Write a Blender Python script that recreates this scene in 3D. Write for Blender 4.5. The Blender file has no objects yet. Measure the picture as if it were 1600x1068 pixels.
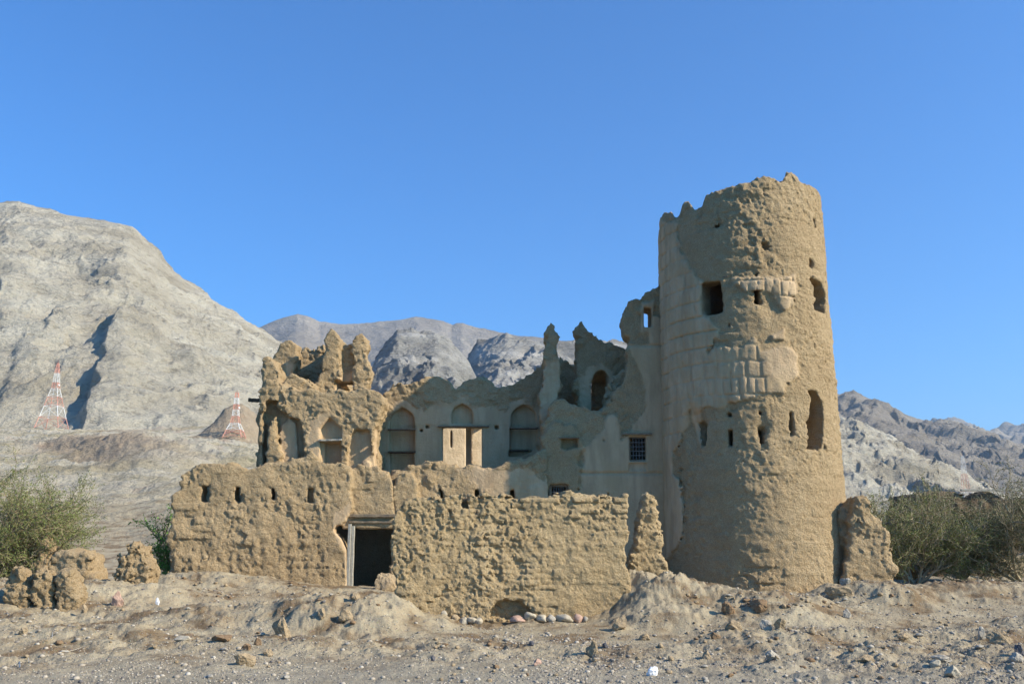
import bpy, math, random
import numpy as np
from mathutils import Vector, Matrix
R = math.radians
F4 = np.float32
scene = bpy.context.scene
COL = scene.collection
random.seed(7)
# ------------------------------------------------------------------ camera
PITCH = R(11.9); FOC = 1500.0; EYE = 1.6
SP, CP = math.sin(PITCH), math.cos(PITCH)
def ratio(px, py):
    a = (np.asarray(px, float) - 800) / FOC; b = (534 - np.asarray(py, float)) / FOC
    dy = CP - b * SP
    return a / dy, (SP + b * CP) / dy
def PX(px, py, Y):
    rx, rz = ratio(px, py)
    return rx * Y, EYE + rz * Y
def proj(x, y, z):
    zz = z - EYE
    d = y * CP + zz * SP
    u = -y * SP + zz * CP
    return 800 + FOC * x / d, 534 - FOC * u / d
def poly(pts, Y):
    a = np.array(pts, float); x, z = PX(a[:, 0], a[:, 1], Y)
    return np.stack([x, z], 1)
cam = bpy.data.cameras.new('camera'); camo = bpy.data.objects.new('camera', cam); COL.objects.link(camo)
camo.location = (0, 0, EYE); camo.rotation_euler = (math.pi / 2 + PITCH, 0, 0)
cam.sensor_width = 36; cam.lens = 36 * FOC / 1600; cam.clip_end = 60000; cam.clip_start = 0.1
scene.camera = camo

# ------------------------------------------------------------------ light
SUN_AZ = R(20); SUN_EL = R(31)
sd = Vector((math.cos(SUN_AZ) * math.cos(SUN_EL), -math.sin(SUN_AZ) * math.cos(SUN_EL), math.sin(SUN_EL)))
sun = bpy.data.lights.new('sun', 'SUN'); sun.energy = 5.0; sun.angle = R(0.5); sun.color = (1.0, 0.885, 0.70)
suno = bpy.data.objects.new('sun', sun); COL.objects.link(suno)
suno.rotation_euler = sd.to_track_quat('Z', 'Y').to_euler()
w = bpy.data.worlds.new('World'); scene.world = w; w.use_nodes = True
nt = w.node_tree; bg = nt.nodes['Background']
sky = nt.nodes.new('ShaderNodeTexSky'); sky.sky_type = 'NISHITA'; sky.sun_disc = False
sky.sun_elevation = SUN_EL; sky.sun_rotation = math.atan2(sd.x, sd.y); sky.air_density = 1.0; sky.dust_density = 0.9; sky.ozone_density = 1.4
SKYTINT = nt.nodes.new('ShaderNodeMix'); SKYTINT.data_type = 'RGBA'; SKYTINT.blend_type = 'MULTIPLY'; SKYTINT.inputs[0].default_value = 1
SKYTINT.inputs[7].default_value = (0.34, 0.98, 1.70, 1)
nt.links.new(sky.outputs[0], SKYTINT.inputs[6]); nt.links.new(SKYTINT.outputs[2], bg.inputs[0]); bg.inputs[1].default_value = 0.081
vs = scene.view_settings; vs.view_transform = 'Standard'; vs.look = 'None'; vs.exposure = 0.74; vs.gamma = 1
scene.render.engine = 'CYCLES'
scene.cycles.max_bounces = 6; scene.cycles.diffuse_bounces = 4; scene.cycles.volume_bounces = 0
scene.cycles.use_denoising = True

# ------------------------------------------------------------------ noise
_rng = np.random.default_rng(11)
TAB = (_rng.random((64, 64, 64)) * 2 - 1).astype(F4)
def vnoise(x, y, z):
    xi = np.floor(x); yi = np.floor(y); zi = np.floor(z)
    fx = (x - xi).astype(F4); fy = (y - yi).astype(F4); fz = (z - zi).astype(F4)
    xi = xi.astype(np.int32) & 63; yi = yi.astype(np.int32) & 63; zi = zi.astype(np.int32) & 63
    fx = fx * fx * fx * (fx * (fx * 6 - 15) + 10); fy = fy * fy * fy * (fy * (fy * 6 - 15) + 10); fz = fz * fz * fz * (fz * (fz * 6 - 15) + 10)
    x1 = (xi + 1) & 63; y1 = (yi + 1) & 63; z1 = (zi + 1) & 63
    a = TAB[xi, yi, zi] * (1 - fx) + TAB[x1, yi, zi] * fx
    b = TAB[xi, y1, zi] * (1 - fx) + TAB[x1, y1, zi] * fx
    c = TAB[xi, yi, z1] * (1 - fx) + TAB[x1, yi, z1] * fx
    d = TAB[xi, y1, z1] * (1 - fx) + TAB[x1, y1, z1] * fx
    a = a * (1 - fy) + b * fy; c = c * (1 - fy) + d * fy
    return a * (1 - fz) + c * fz
def fbm(x, y, z, s, octs=3, gain=0.5, mode=0, seed=0.0):
    """s = feature size in metres. mode 0 plain, 1 billow (round lumps), 2 ridged"""
    out = 0; amp = 1; tot = 0; f = 1.0 / s
    for o in range(octs):
        # rotate between octaves so the lattice does not show
        c, sn = math.cos(0.6 + 1.1 * o), math.sin(0.6 + 1.1 * o)
        xx = (x * c - y * sn) * f; yy = (x * sn + y * c) * f; zz = z * f
        y2 = yy * 0.83 - zz * 0.557; z2 = yy * 0.557 + zz * 0.83
        n = vnoise(xx + 17.3 * o + seed, y2 + 9.1 * o + seed * 1.7, z2 + 31.7 * o + seed * 0.3)
        if mode == 1: n = np.abs(n) * 2 - 0.6
        elif mode == 2: n = (1 - np.abs(n) * 2) * 0.8 - 0.1
        out = out + amp * n; tot += amp; amp *= gain; f *= 2.03
    return out / tot
HSH = _rng.random((32, 32, 32, 3)).astype(F4)
def worley(x, y, z, s):
    x = x / s; y = y / s; z = z / s
    xi = np.floor(x).astype(np.int32); yi = np.floor(y).astype(np.int32); zi = np.floor(z).astype(np.int32)
    f1 = np.full(x.shape, 9.0, F4); f2 = f1.copy(); cv = f1 * 0
    for i in (-1, 0, 1):
        for j in (-1, 0, 1):
            for k in (-1, 0, 1):
                h = HSH[(xi + i) & 31, (yi + j) & 31, (zi + k) & 31]
                d = (xi + i + h[..., 0] - x) ** 2 + (yi + j + h[..., 1] - y) ** 2 + (zi + k + h[..., 2] - z) ** 2
                cv = np.where(d < f1, (h[..., 0] * 7.13 + h[..., 1] * 3.7) % 1.0, cv)
                f2 = np.minimum(f2, np.maximum(f1, d)); f1 = np.minimum(f1, d)
    return np.sqrt(f1), np.sqrt(f2), cv
def sstep(a, b, x):
    t = np.clip((x - a) / (b - a), 0, 1); return t * t * (3 - 2 * t)

# ------------------------------------------------------------------ 2-D polygons
def poly_sd(P, x, y):
    """signed distance (negative inside), any shape of x, y"""
    n = len(P); d2 = np.full(x.shape, 1e9); ins = np.zeros(x.shape, bool)
    for i in range(n):
        ax, ay = P[i]; bx, by = P[(i + 1) % n]
        ex, ey = bx - ax, by - ay; L = ex * ex + ey * ey + 1e-12
        t = np.clip(((x - ax) * ex + (y - ay) * ey) / L, 0, 1)
        dx = x - ax - t * ex; dy = y - ay - t * ey
        d2 = np.minimum(d2, dx * dx + dy * dy)
        if ay != by:
            c = ((ay > y) != (by > y)) & (x < (bx - ax) * (y - ay) / (by - ay) + ax)
            ins ^= c
    d = np.sqrt(d2); return np.where(ins, -d, d).astype(F4)

# ------------------------------------------------------------------ objects
def link(name, me, mat=None, parent=None, loc=(0, 0, 0), smooth=True):
    o = bpy.data.objects.new(name, me); COL.objects.link(o); o.location = loc
    if mat: me.materials.append(mat)
    if parent is not None:
        o.parent = parent; o.location = Vector(loc) - Vector(parent.location)
    if smooth and len(me.polygons): me.polygons.foreach_set('use_smooth', np.ones(len(me.polygons), bool))
    return o
def tag(o, label=None, cat=None, group=None, kind=None):
    if label: o['label'] = label
    if cat: o['category'] = cat
    if group: o['group'] = group
    if kind: o['kind'] = kind
    return o
def empty(name, loc, label, cat, group=None):
    o = bpy.data.objects.new(name, None); COL.objects.link(o); o.location = loc
    return tag(o, label, cat, group)
def np_mesh(name, V, Q, attrs=None, loc=(0, 0, 0)):
    """V (n,3) world, Q (m,k) faces; loc = origin"""
    V = np.asarray(V, F4) - np.asarray(loc, F4); Q = np.asarray(Q, np.int32)
    me = bpy.data.meshes.new(name); k = Q.shape[1]
    me.vertices.add(len(V)); me.vertices.foreach_set('co', V.ravel())
    me.loops.add(Q.size); me.loops.foreach_set('vertex_index', Q.ravel())
    me.polygons.add(len(Q)); me.polygons.foreach_set('loop_start', np.arange(0, Q.size, k, dtype=np.int32))
    me.update(calc_edges=True)
    for an, av in (attrs or {}).items():
        a = me.attributes.new(an, 'FLOAT', 'POINT'); a.data.foreach_set('value', np.asarray(av, F4).ravel())
    return me

# ------------------------------------------------------------------ signed distance volumes
def surface_nets(S, org, h):
    S = S.copy()
    for ax in range(3):
        sl = [slice(None)] * 3
        for e in (0, -1):
            sl[ax] = e; S[tuple(sl)] = np.maximum(S[tuple(sl)], 0.5 * h); sl[ax] = slice(None)
    I = S < 0
    nx, ny, nz = S.shape
    cnt = np.zeros((nx - 1, ny - 1, nz - 1), np.int8)
    cor = [(i, j, k) for i in (0, 1) for j in (0, 1) for k in (0, 1)]
    def sub(A, c): return A[c[0]:nx - 1 + c[0], c[1]:ny - 1 + c[1], c[2]:nz - 1 + c[2]]
    for c in cor: cnt += sub(I, c)
    ii, jj, kk = np.nonzero((cnt > 0) & (cnt < 8))
    idx = np.full(cnt.shape, -1, np.int32); idx[ii, jj, kk] = np.arange(len(ii))
    acc = np.zeros((len(ii), 3), F4); n = np.zeros(len(ii), F4)
    val = {c: S[ii + c[0], jj + c[1], kk + c[2]] for c in cor}
    for a in cor:
        for ax in range(3):
            if a[ax] == 0:
                b = list(a); b[ax] = 1; b = tuple(b)
                va, vb = val[a], val[b]; m = (va < 0) != (vb < 0)
                t = np.where(m, va / np.where(m, va - vb, 1), 0)
                p = np.array(a, F4)[None, :].repeat(len(ii), 0); p[:, ax] += t
                acc += np.where(m[:, None], p, 0); n += m
    V = (acc / n[:, None] + np.stack([ii, jj, kk], 1)) * h + np.array(org)
    Q = []
    for ax in range(3):
        o1, o2 = [(1, 2), (2, 0), (0, 1)][ax]
        A = I; sl0 = [slice(1, -1)] * 3; sl1 = [slice(1, -1)] * 3
        sl0[ax] = slice(0, -1); sl1[ax] = slice(1, None)
        ea = A[tuple(sl0)]; eb = A[tuple(sl1)]
        for flip in (0, 1):
            m = (ea & ~eb) if not flip else (~ea & eb)
            e = np.stack(np.nonzero(m), 1)
            for k in range(3):
                if k != ax: e[:, k] += 1
            def cell(d1, d2):
                c = e.copy(); c[:, o1] += d1; c[:, o2] += d2
                ok = (c[:, 0] < cnt.shape[0]) & (c[:, 1] < cnt.shape[1]) & (c[:, 2] < cnt.shape[2])
                c = np.minimum(c, np.array(cnt.shape) - 1)
                return np.where(ok, idx[c[:, 0], c[:, 1], c[:, 2]], -1)
            q = np.stack([cell(-1, -1), cell(0, -1), cell(0, 0), cell(-1, 0)], 1)
            if flip: q = q[:, ::-1]
            Q.append(q[(q >= 0).all(1)])
    return V, np.concatenate(Q)

def smax(a, b, k):
    h = np.clip(0.5 - 0.5 * (b - a) / k, 0, 1)
    return b * (1 - h) + a * h + k * h * (1 - h)
def smin(a, b, k): return -smax(-a, -b, k)

def jagged(pts, amp=0.15, seed=1, levels=4):
    """break a traced outline into crisp irregular steps"""
    rj = random.Random(seed); P = [tuple(map(float, p)) for p in pts]
    for lev in range(levels):
        out = []
        for i, a in enumerate(P):
            b = P[(i + 1) % len(P)]; out.append(a); L = math.dist(a, b)
            if 3.5 < L < 60:
                t = rj.uniform(0.35, 0.65); d = rj.uniform(-1, 1) * amp * L
                out.append((a[0] + (b[0] - a[0]) * t - (b[1] - a[1]) / L * d, a[1] + (b[1] - a[1]) * t + (b[0] - a[0]) / L * d))
        P = out
    return P
class Vol:
    def __init__(s, x0, x1, y0, y1, z0, z1, h):
        s.h = h; s.org = (x0, y0, z0)
        s.x = np.arange(x0, x1 + h, h); s.y = np.arange(y0, y1 + h, h); s.z = np.arange(z0, z1 + h, h)
        s.S = np.full((len(s.x), len(s.y), len(s.z)), 1e3, F4)
        s.plq = []; s.GX, s.GZ = np.meshgrid(s.x, s.z, indexing='ij')
    def prism(s, P, y0, y1, rnd=0.12, lean=0.0):
        d = poly_sd(P, s.GX, s.GZ)[:, None, :]
        yy = s.y[None, :, None].astype(F4) - lean * (s.GX[:, None, :] - P[:, 0].mean()).astype(F4)
        e = np.maximum(y0 - yy, yy - y1)
        return smax(np.broadcast_to(d, s.S.shape), np.broadcast_to(e, s.S.shape), rnd).astype(F4)
    def add(s, pts, y0, y1, rnd=0.12, k=0.05, lean=0.0):
        rnd *= 0.4; pts = jagged(pts, 0.17, len(pts) * 31 + int(y0 * 10)) if len(pts) > 5 else pts
        s.S = smin(s.S, s.prism(poly(pts, y0), y0, y1, rnd, lean), k).astype(F4); return s
    def cut(s, pts, Y, y0, y1, rnd=0.02, k=0.03):
        s.S = smax(s.S, -s.prism(poly(pts, Y), y0, y1, rnd), k).astype(F4); return s
    def cutd(s, D, k=0.03): s.S = smax(s.S, -D, k).astype(F4); return s
    def plaster(s, pts, noise=5, y0=None, y1=None): s.plq.append((pts, noise, y0, y1)); return s
    def plmask(s, x, y, z):
        u, v = proj(x, y, z); n = fbm(x, y, z, 0.45, 5, 0.7, seed=4.2) * 2.6
        m = np.zeros(x.shape, F4)
        for pts, nz, y0, y1 in s.plq:
            d = poly_sd(np.array(jagged(pts, 0.12, 5, 1), float), u, v) + n * nz
            q = np.clip(0.5 - d / 3.0, 0, 1)
            if y0 is not None: q = q * ((y > y0) & (y < y1))
            m = np.maximum(m, q)
        return m
    def noise(s, disp, band=0.5, plout=0.02, plnoise=0.12, plextra=None):
        b = np.abs(s.S) < band; i, j, k = np.nonzero(b)
        x = s.x[i]; y = s.y[j]; z = s.z[k]
        d = disp(x, y, z)
        if s.plq:
            m = s.plmask(x, y, z)
            d = d * (1 - m) + m * (plout + plnoise * d)
            if plextra is not None: d = d + m * plextra(x, y, z)
        s.S[i, j, k] -= d.astype(F4); return s
    def mesh(s, name, loc):
        V, Q = surface_nets(s.S, s.org, s.h)
        at = {'plaster': s.plmask(V[:, 0], V[:, 1], V[:, 2]) if s.plq else np.zeros(len(V))}
        return np_mesh(name, V, Q, at, loc)

# ------------------------------------------------------------------ materials
def N(nt, t, **kw):
    n = nt.nodes.new(t)
    for k, v in kw.items(): setattr(n, k, v)
    return n
def newmat(name, rough=0.95):
    m = bpy.data.materials.new(name); m.use_nodes = True
    b = m.node_tree.nodes['Principled BSDF']; b.inputs['Roughness'].default_value = rough; b.inputs['Specular IOR Level'].default_value = 0.12
    return m, m.node_tree, b
def tnoise(nt, scale, det=4, rough=0.55, dist=0, vec=None):
    n = N(nt, 'ShaderNodeTexNoise'); n.inputs['Scale'].default_value = scale; n.inputs['Detail'].default_value = det
    n.inputs['Roughness'].default_value = rough; n.inputs['Distortion'].default_value = dist
    if vec is not None: nt.links.new(vec, n.inputs['Vector'])
    return n.outputs['Fac']
def ramp(nt, fac, stops):
    r = N(nt, 'ShaderNodeValToRGB'); e = r.color_ramp.elements
    while len(e) < len(stops): e.new(0.5)
    for el, (p, c) in zip(e, stops): el.position = p; el.color = (*c, 1) if len(c) == 3 else c
    nt.links.new(fac, r.inputs[0]); return r.outputs[0]
def mixc(nt, fac, a, b, mode='MIX'):
    m = N(nt, 'ShaderNodeMix', data_type='RGBA', blend_type=mode)
    for s, v in ((0, fac), (6, a), (7, b)):
        if isinstance(v, (int, float)): m.inputs[s].default_value = v
        elif isinstance(v, tuple): m.inputs[s].default_value = (*v, 1)
        else: nt.links.new(v, m.inputs[s])
    return m.outputs[2]
def math_(nt, op, a, b=0.0):
    m = N(nt, 'ShaderNodeMath', operation=op)
    for s, v in ((0, a), (1, b)):
        if isinstance(v, (int, float)): m.inputs[s].default_value = v
        else: nt.links.new(v, m.inputs[s])
    return m.outputs[0]
def bump(nt, b, h, dist, strength=1.0, prev=None):
    n = N(nt, 'ShaderNodeBump'); n.inputs['Distance'].default_value = dist; n.inputs['Strength'].default_value = strength
    nt.links.new(h, n.inputs['Height'])
    if prev is not None: nt.links.new(prev, n.inputs['Normal'])
    nt.links.new(n.outputs[0], b.inputs['Normal']); return n.outputs[0]
def world_pos(nt): return N(nt, 'ShaderNodeNewGeometry').outputs['Position']
def attr(nt, name):
    a = N(nt, 'ShaderNodeAttribute'); a.attribute_name = name; return a.outputs['Fac']

def mud_material(name, c0, c1, c2, plas=(0.53, 0.385, 0.235), plas2=(0.42, 0.30, 0.18), bs=1.0, fine=38):
    m, nt, b = newmat(name); p = world_pos(nt)
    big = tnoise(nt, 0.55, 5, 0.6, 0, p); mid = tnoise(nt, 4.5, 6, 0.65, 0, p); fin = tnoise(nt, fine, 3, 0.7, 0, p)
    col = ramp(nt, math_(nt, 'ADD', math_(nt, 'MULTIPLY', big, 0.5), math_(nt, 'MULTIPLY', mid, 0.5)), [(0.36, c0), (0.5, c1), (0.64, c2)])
    col = mixc(nt, ramp(nt, fin, [(0.35, (0, 0, 0)), (0.7, (1, 1, 1))]), mixc(nt, 0.7, col, tuple(v * 0.8 for v in c0)), mixc(nt, 0.55, col, c2))  # fine grain of the mud tone, dark end deepened to stand for shaded pits
    # straw and pale grit in the mud
    vo = N(nt, 'ShaderNodeTexVoronoi'); vo.inputs['Scale'].default_value = 14; nt.links.new(p, vo.inputs['Vector'])
    col = mixc(nt, ramp(nt, vo.outputs['Distance'], [(0.06, (0.55, 0.55, 0.55)), (0.12, (0, 0, 0))]), col, (0.48, 0.42, 0.32))
    pl = attr(nt, 'plaster')
    st = N(nt, 'ShaderNodeMapping'); st.inputs['Scale'].default_value = (1, 1, 0.22); nt.links.new(p, st.inputs['Vector'])
    stain = tnoise(nt, 2.6, 5, 0.6, 0.3, st.outputs[0])
    pc = mixc(nt, ramp(nt, stain, [(0.42, (0, 0, 0)), (0.60, (1, 1, 1))]), plas, plas2)
    pc = mixc(nt, ramp(nt, tnoise(nt, 1.3, 6, 0.65, 0, p), [(0.46, (0, 0, 0)), (0.62, (0.6, 0.6, 0.6))]), pc, tuple(v * 0.85 for v in c1))
    col = mixc(nt, pl, col, pc)
    nt.links.new(col, b.inputs['Base Color'])
    wob = N(nt, 'ShaderNodeMix', data_type='RGBA'); wob.inputs[0].default_value = 0.06
    nz = N(nt, 'ShaderNodeTexNoise'); nz.inputs['Scale'].default_value = 7; nz.inputs['Detail'].default_value = 4; nt.links.new(p, nz.inputs['Vector'])
    nt.links.new(p, wob.inputs[6]); nt.links.new(nz.outputs['Color'], wob.inputs[7])
    h = math_(nt, 'MULTIPLY', tnoise(nt, 11, 10, 0.80, 0.3, p), 1.15)
    for sc_, am_ in ((9, -0.22), (21, -0.20)):
        vv = N(nt, 'ShaderNodeTexVoronoi'); vv.inputs['Scale'].default_value = sc_; nt.links.new(wob.outputs[2], vv.inputs['Vector'])
        h = math_(nt, 'ADD', h, math_(nt, 'MULTIPLY', vv.outputs['Distance'], am_))
    h = math_(nt, 'MULTIPLY', h, math_(nt, 'SUBTRACT', 1.0, math_(nt, 'MULTIPLY', pl, 0.68)))
    bump(nt, b, h, 0.10 * bs, 1.0)
    return m
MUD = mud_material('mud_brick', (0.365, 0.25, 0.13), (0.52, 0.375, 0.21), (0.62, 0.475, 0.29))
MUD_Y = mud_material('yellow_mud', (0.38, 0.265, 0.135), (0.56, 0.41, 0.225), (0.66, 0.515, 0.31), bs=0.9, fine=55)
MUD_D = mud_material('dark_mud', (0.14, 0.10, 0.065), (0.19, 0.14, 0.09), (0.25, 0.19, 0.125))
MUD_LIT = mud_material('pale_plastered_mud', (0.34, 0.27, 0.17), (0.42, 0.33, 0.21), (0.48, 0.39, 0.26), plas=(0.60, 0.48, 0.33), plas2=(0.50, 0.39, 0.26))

def simple(name, col, rough=0.8, var=0.25, scale=8, bmp=0.01, metal=0.0):
    m, nt, b = newmat(name, rough); p = world_pos(nt)
    n = tnoise(nt, scale, 5, 0.65, 0, p)
    lo = tuple(c * (1 - var) for c in col); hi = tuple(min(1, c * (1 + var)) for c in col)
    nt.links.new(ramp(nt, n, [(0.32, lo), (0.68, hi)]), b.inputs['Base Color']); b.inputs['Metallic'].default_value = metal
    if bmp: bump(nt, b, tnoise(nt, scale * 3, 4, 0.6, 0, p), bmp)
    return m
WOOD = simple('weathered_wood', (0.22, 0.17, 0.115), 0.9, 0.3, 12)
WOODG = simple('pale_wood', (0.33, 0.31, 0.26), 0.85, 0.2, 12)
WOODD = simple('dark_wood', (0.10, 0.075, 0.05), 0.9, 0.3, 12)
IRON = simple('old_iron', (0.16, 0.15, 0.14), 0.7, 0.3, 20)

# ------------------------------------------------------------------ ground
GB = [  # x, y, radius x, radius y, height
    (-9.3, 28.2, 3.2, 2.2, 0.42), (-6.6, 28.6, 3.0, 1.6, 0.16), (-3.8, 20.7, 1.7, 1.2, 0.64), (-2.55, 21.3, 0.75, 0.7, 0.32), (-6.2, 21.2, 1.7, 1.1, 0.30), (-13.5, 23.5, 4.5, 2.4, 0.62), (-9.5, 23.8, 2.2, 1.6, 0.28), (-11.0, 19.5, 4.0, 2.4, 0.25),
    (4.0, 23.4, 1.7, 1.2, 0.50), (4.9, 22.4, 2.4, 1.1, 0.22), (2.7, 22.9, 0.7, 0.8, 0.25), (3.3, 22.6, 1.2, 0.9, 0.42), (3.3, 21.0, 0.9, 0.8, 0.30), (5.3, 21.4, 1.3, 1.1, 0.34), (6.6, 22.2, 1.5, 0.9, 0.26), (9.0, 24.4, 1.3, 0.9, 0.46), (11.2, 25.6, 2.4, 1.3, 0.42), (14.0, 26.5, 2.4, 1.2, 0.30),
    (7.2, 18.9, 1.6, 1.0, 0.24), (10.0, 19.9, 1.6, 1.2, 0.26), (12.2, 20.6, 1.4, 1.2, 0.30), (4.4, 18.4, 1.1, 0.9, 0.16), (9.9, 27.8, 1.0, 0.8, 0.28), (-1.6, 19.0, 1.2, 0.9, 0.08), (16.5, 21.0, 2.5, 1.5, 0.3), (-4.6, 17.6, 1.4, 0.8, 0.12), (-7.6, 18.6, 1.5, 0.8, 0.14)]
def ground_z(x, y, fine=True):
    x = np.asarray(x, float); y = np.asarray(y, float)
    z = -0.2 + 0.42 * sstep(18.5, 28, y) + 0.0 * x
    xo, yo = x, y
    x = xo + 0.75 * fbm(xo, yo, xo * 0, 1.2, 4, 0.6, seed=51); y = yo + 0.75 * fbm(xo, yo, xo * 0, 1.2, 4, 0.6, seed=57)
    for bx, by, rx, ry, h in GB:
        z = z + h * np.exp(-((x - bx) / rx) ** 2 - ((y - by) / ry) ** 2)
    x, y = xo, yo
    az = x / np.maximum(y, 1)
    left = 1 - sstep(-0.27, -0.02, az)
    far = np.maximum(0, y - 46)
    z = z - 0.9 * sstep(26, 36, y) * (1 - sstep(60, 100, y)) * (1 - sstep(-0.40, -0.31, az))
    z = z + left * (0.136 * far + 2.4 * fbm(x, y, x * 0, 45, 4, seed=3) * sstep(60, 160, y))
    z = z + (1 - left) * 0.02 * far + sstep(80, 200, y) * fbm(x, y, x * 0, 60, 3, seed=8) * 1.0
    # brown embankment and tip mounds on the left hillside
    al = (x + 60) * 0.588 - (y - 146) * 0.809; ac = (x + 60) * 0.809 + (y - 146) * 0.588
    z = z + 2.2 * np.exp(-(al / 32) ** 4) * sstep(-9, -1, ac) * (1 - sstep(-1, 26, ac)) + 8.0 * np.exp(-((x + 54.5) / 6.0) ** 2 - ((y - 190) / 9) ** 2)
    mnd = z - (-0.2 + 0.42 * sstep(18.5, 28, y))
    rough = sstep(11.5, 17.5, y + 0.25 * np.abs(x))  # the track in front is flatter
    if fine:
        n1 = fbm(x, y, x * 0, 2.2, 3, seed=1); n2 = fbm(x, y, x * 0, 0.75, 3, mode=1, seed=2); n3 = fbm(x, y, x * 0, 0.22, 3, mode=1, seed=5)
        lump = sstep(-0.35, 0.45, fbm(x, y, x * 0, 3.1, 2, seed=6))
        right = sstep(2, 6, x) * 0.15 + 0.9
        z = z + rough * right * (0.12 * n1 + 0.12 * n2 * lump + 0.04 * n3 * (0.4 + 0.6 * lump) + 0.05 * lump * fbm(x, y, x * 0, 0.45, 4, 0.65, mode=2, seed=16)) + (1 - rough) * (0.02 * n1 + 0.011 * n3)
        z = z + np.clip(mnd, 0, 1.2) * (y < 34) * (0.15 * fbm(x, y, x * 0, 0.42, 4, 0.68, mode=2, seed=18) + 0.09 * fbm(x, y, x * 0, 0.16, 2, seed=19))
        z = z + 0.010 * fbm(x, y, x * 0, 0.08, 2, mode=1, seed=9) * (1 - sstep(25, 40, y))
        fy = sstep(48, 140, y) * (0.35 + 0.65 * left)
        z = z + fy * (2.4 * fbm(x, y, x * 0, 18, 5, 0.6, mode=2, seed=12) + 0.9 * fbm(x, y, x * 0, 5, 4, 0.65, seed=13))
        # cut edge of the brown bank
    return z
cols = np.concatenate([np.arange(-1700, -60, 12), np.arange(-60, 1660, 1.45), np.arange(1660, 3300, 12)])
rows = [5.0]
while rows[-1] < 620: rows.append(rows[-1] * (1.0028 if 14 < rows[-1] < 31 else 1.007) + (0 if rows[-1] < 100 else 0.3))
rows = np.array(rows)
CX, RY = np.meshgrid((cols - 800) / FOC, rows, indexing='ij'); GXX = CX * RY
GZZ = ground_z(GXX, RY)
V = np.stack([GXX, RY, GZZ], -1).reshape(-1, 3)
nc, nr = GXX.shape
ia = (np.arange(nc - 1)[:, None] * nr + np.arange(nr - 1)[None, :]).ravel()
Q = np.stack([ia, ia + nr, ia + nr + 1, ia + 1], 1)
hx, hy = GXX.ravel(), RY.ravel()
road = (1 - sstep(13, 19.5, hy + 0.22 * np.abs(hx) + 0.8 * fbm(hx, hy, hx * 0, 1.5, 3, seed=21)))
wb = 3 * fbm(hx, hy, hx * 0, 10, 4, 0.6, seed=77); al = (hx + 60) * 0.588 - (hy - 146) * 0.809; ac = (hx + 60) * 0.809 + (hy - 146) * 0.588
brown = np.maximum(np.exp(-((al + wb) / 33) ** 4 - ((ac + 3 + wb) / 7) ** 4), np.exp(-(((hx + 54.5 + wb) / 10) ** 2 + ((hy - 187 + wb) / 15) ** 2) ** 2)) * (hx < 0)
brown = np.maximum(brown, 0.8 * np.exp(-(((hx + 143 + 2 * wb) / 20) ** 2 + ((hy - 372 - wb) / 16) ** 2) ** 2)) * (hx < 0)
gme = np_mesh('ground', V, Q, {'road': road, 'brown': brown, 'hill': sstep(55, 120, hy)})
def ground_material():
    m, nt, b = newmat('dusty_ground'); p = world_pos(nt)
    a = tnoise(nt, 0.9, 6, 0.6, 0.2, p); c = tnoise(nt, 22, 4, 0.7, 0, p); d = tnoise(nt, 80, 2, 0.6, 0, p)
    soil = ramp(nt, a, [(0.39, (0.20, 0.14, 0.08)), (0.48, (0.335, 0.27, 0.175)), (0.66, (0.42, 0.355, 0.24))])
    grav = ramp(nt, tnoise(nt, 1.6, 5, 0.6, 0, p), [(0.35, (0.27, 0.23, 0.165)), (0.65, (0.37, 0.325, 0.24))])
    col = mixc(nt, attr(nt, 'road'), soil, grav)
    hill = ramp(nt, tnoise(nt, 0.07, 9, 0.68, 0.3, p), [(0.36, (0.40, 0.34, 0.22)), (0.47, (0.52, 0.45, 0.31)), (0.56, (0.62, 0.56, 0.43)), (0.66, (0.54, 0.40, 0.28))])
    scrub = N(nt, 'ShaderNodeTexVoronoi'); scrub.inputs['Scale'].default_value = 0.22; nt.links.new(p, scrub.inputs['Vector'])
    hill = mixc(nt, ramp(nt, scrub.outputs['Distance'], [(0.10, (0.7, 0.7, 0.7)), (0.17, (0, 0, 0))]), hill, (0.19, 0.19, 0.12))
    col = mixc(nt, attr(nt, 'hill'), col, hill)
    bc = ramp(nt, tnoise(nt, 0.12, 6, 0.6, 0, p), [(0.35, (0.33, 0.235, 0.15)), (0.65, (0.47, 0.36, 0.25))])
    col = mixc(nt, math_(nt, 'MULTIPLY', attr(nt, 'brown'), 0.75), col, bc)
    col = mixc(nt, ramp(nt, c, [(0.3, (1, 1, 1)), (0.55, (0, 0, 0))]), col, mixc(nt, 1.0, col, (0.72, 0.72, 0.72), 'MULTIPLY'))
    vo = N(nt, 'ShaderNodeTexVoronoi'); vo.inputs['Scale'].default_value = 26; nt.links.new(p, vo.inputs['Vector'])
    peb = ramp(nt, vo.outputs['Distance'], [(0.18, (1, 1, 1)), (0.30, (0, 0, 0))])
    sel = math_(nt, 'MULTIPLY', peb, ramp(nt, tnoise(nt, 9, 2, 0.5, 0, p), [(0.45, (0, 0, 0)), (0.6, (0.8, 0.8, 0.8))]))
    col = mixc(nt, sel, col, mixc(nt, 0.5, (0.43, 0.40, 0.35), vo.outputs['Color'], 'MULTIPLY'))
    nt.links.new(col, b.inputs['Base Color'])
    h = math_(nt, 'ADD', math_(nt, 'MULTIPLY', c, 0.6), math_(nt, 'ADD', math_(nt, 'MULTIPLY', d, 0.25), math_(nt, 'MULTIPLY', sel, 0.35)))
    n1 = bump(nt, b, h, 0.05, 0.9)
    hh = math_(nt, 'MULTIPLY', tnoise(nt, 0.35, 7, 0.72, 0, p), attr(nt, 'hill'))
    bump(nt, b, hh, 4.0, 0.8, n1)
    return m
tag(link('ground', gme, ground_material()), 'dusty ground rising into pale stony slope', 'ground', kind='structure')

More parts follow.
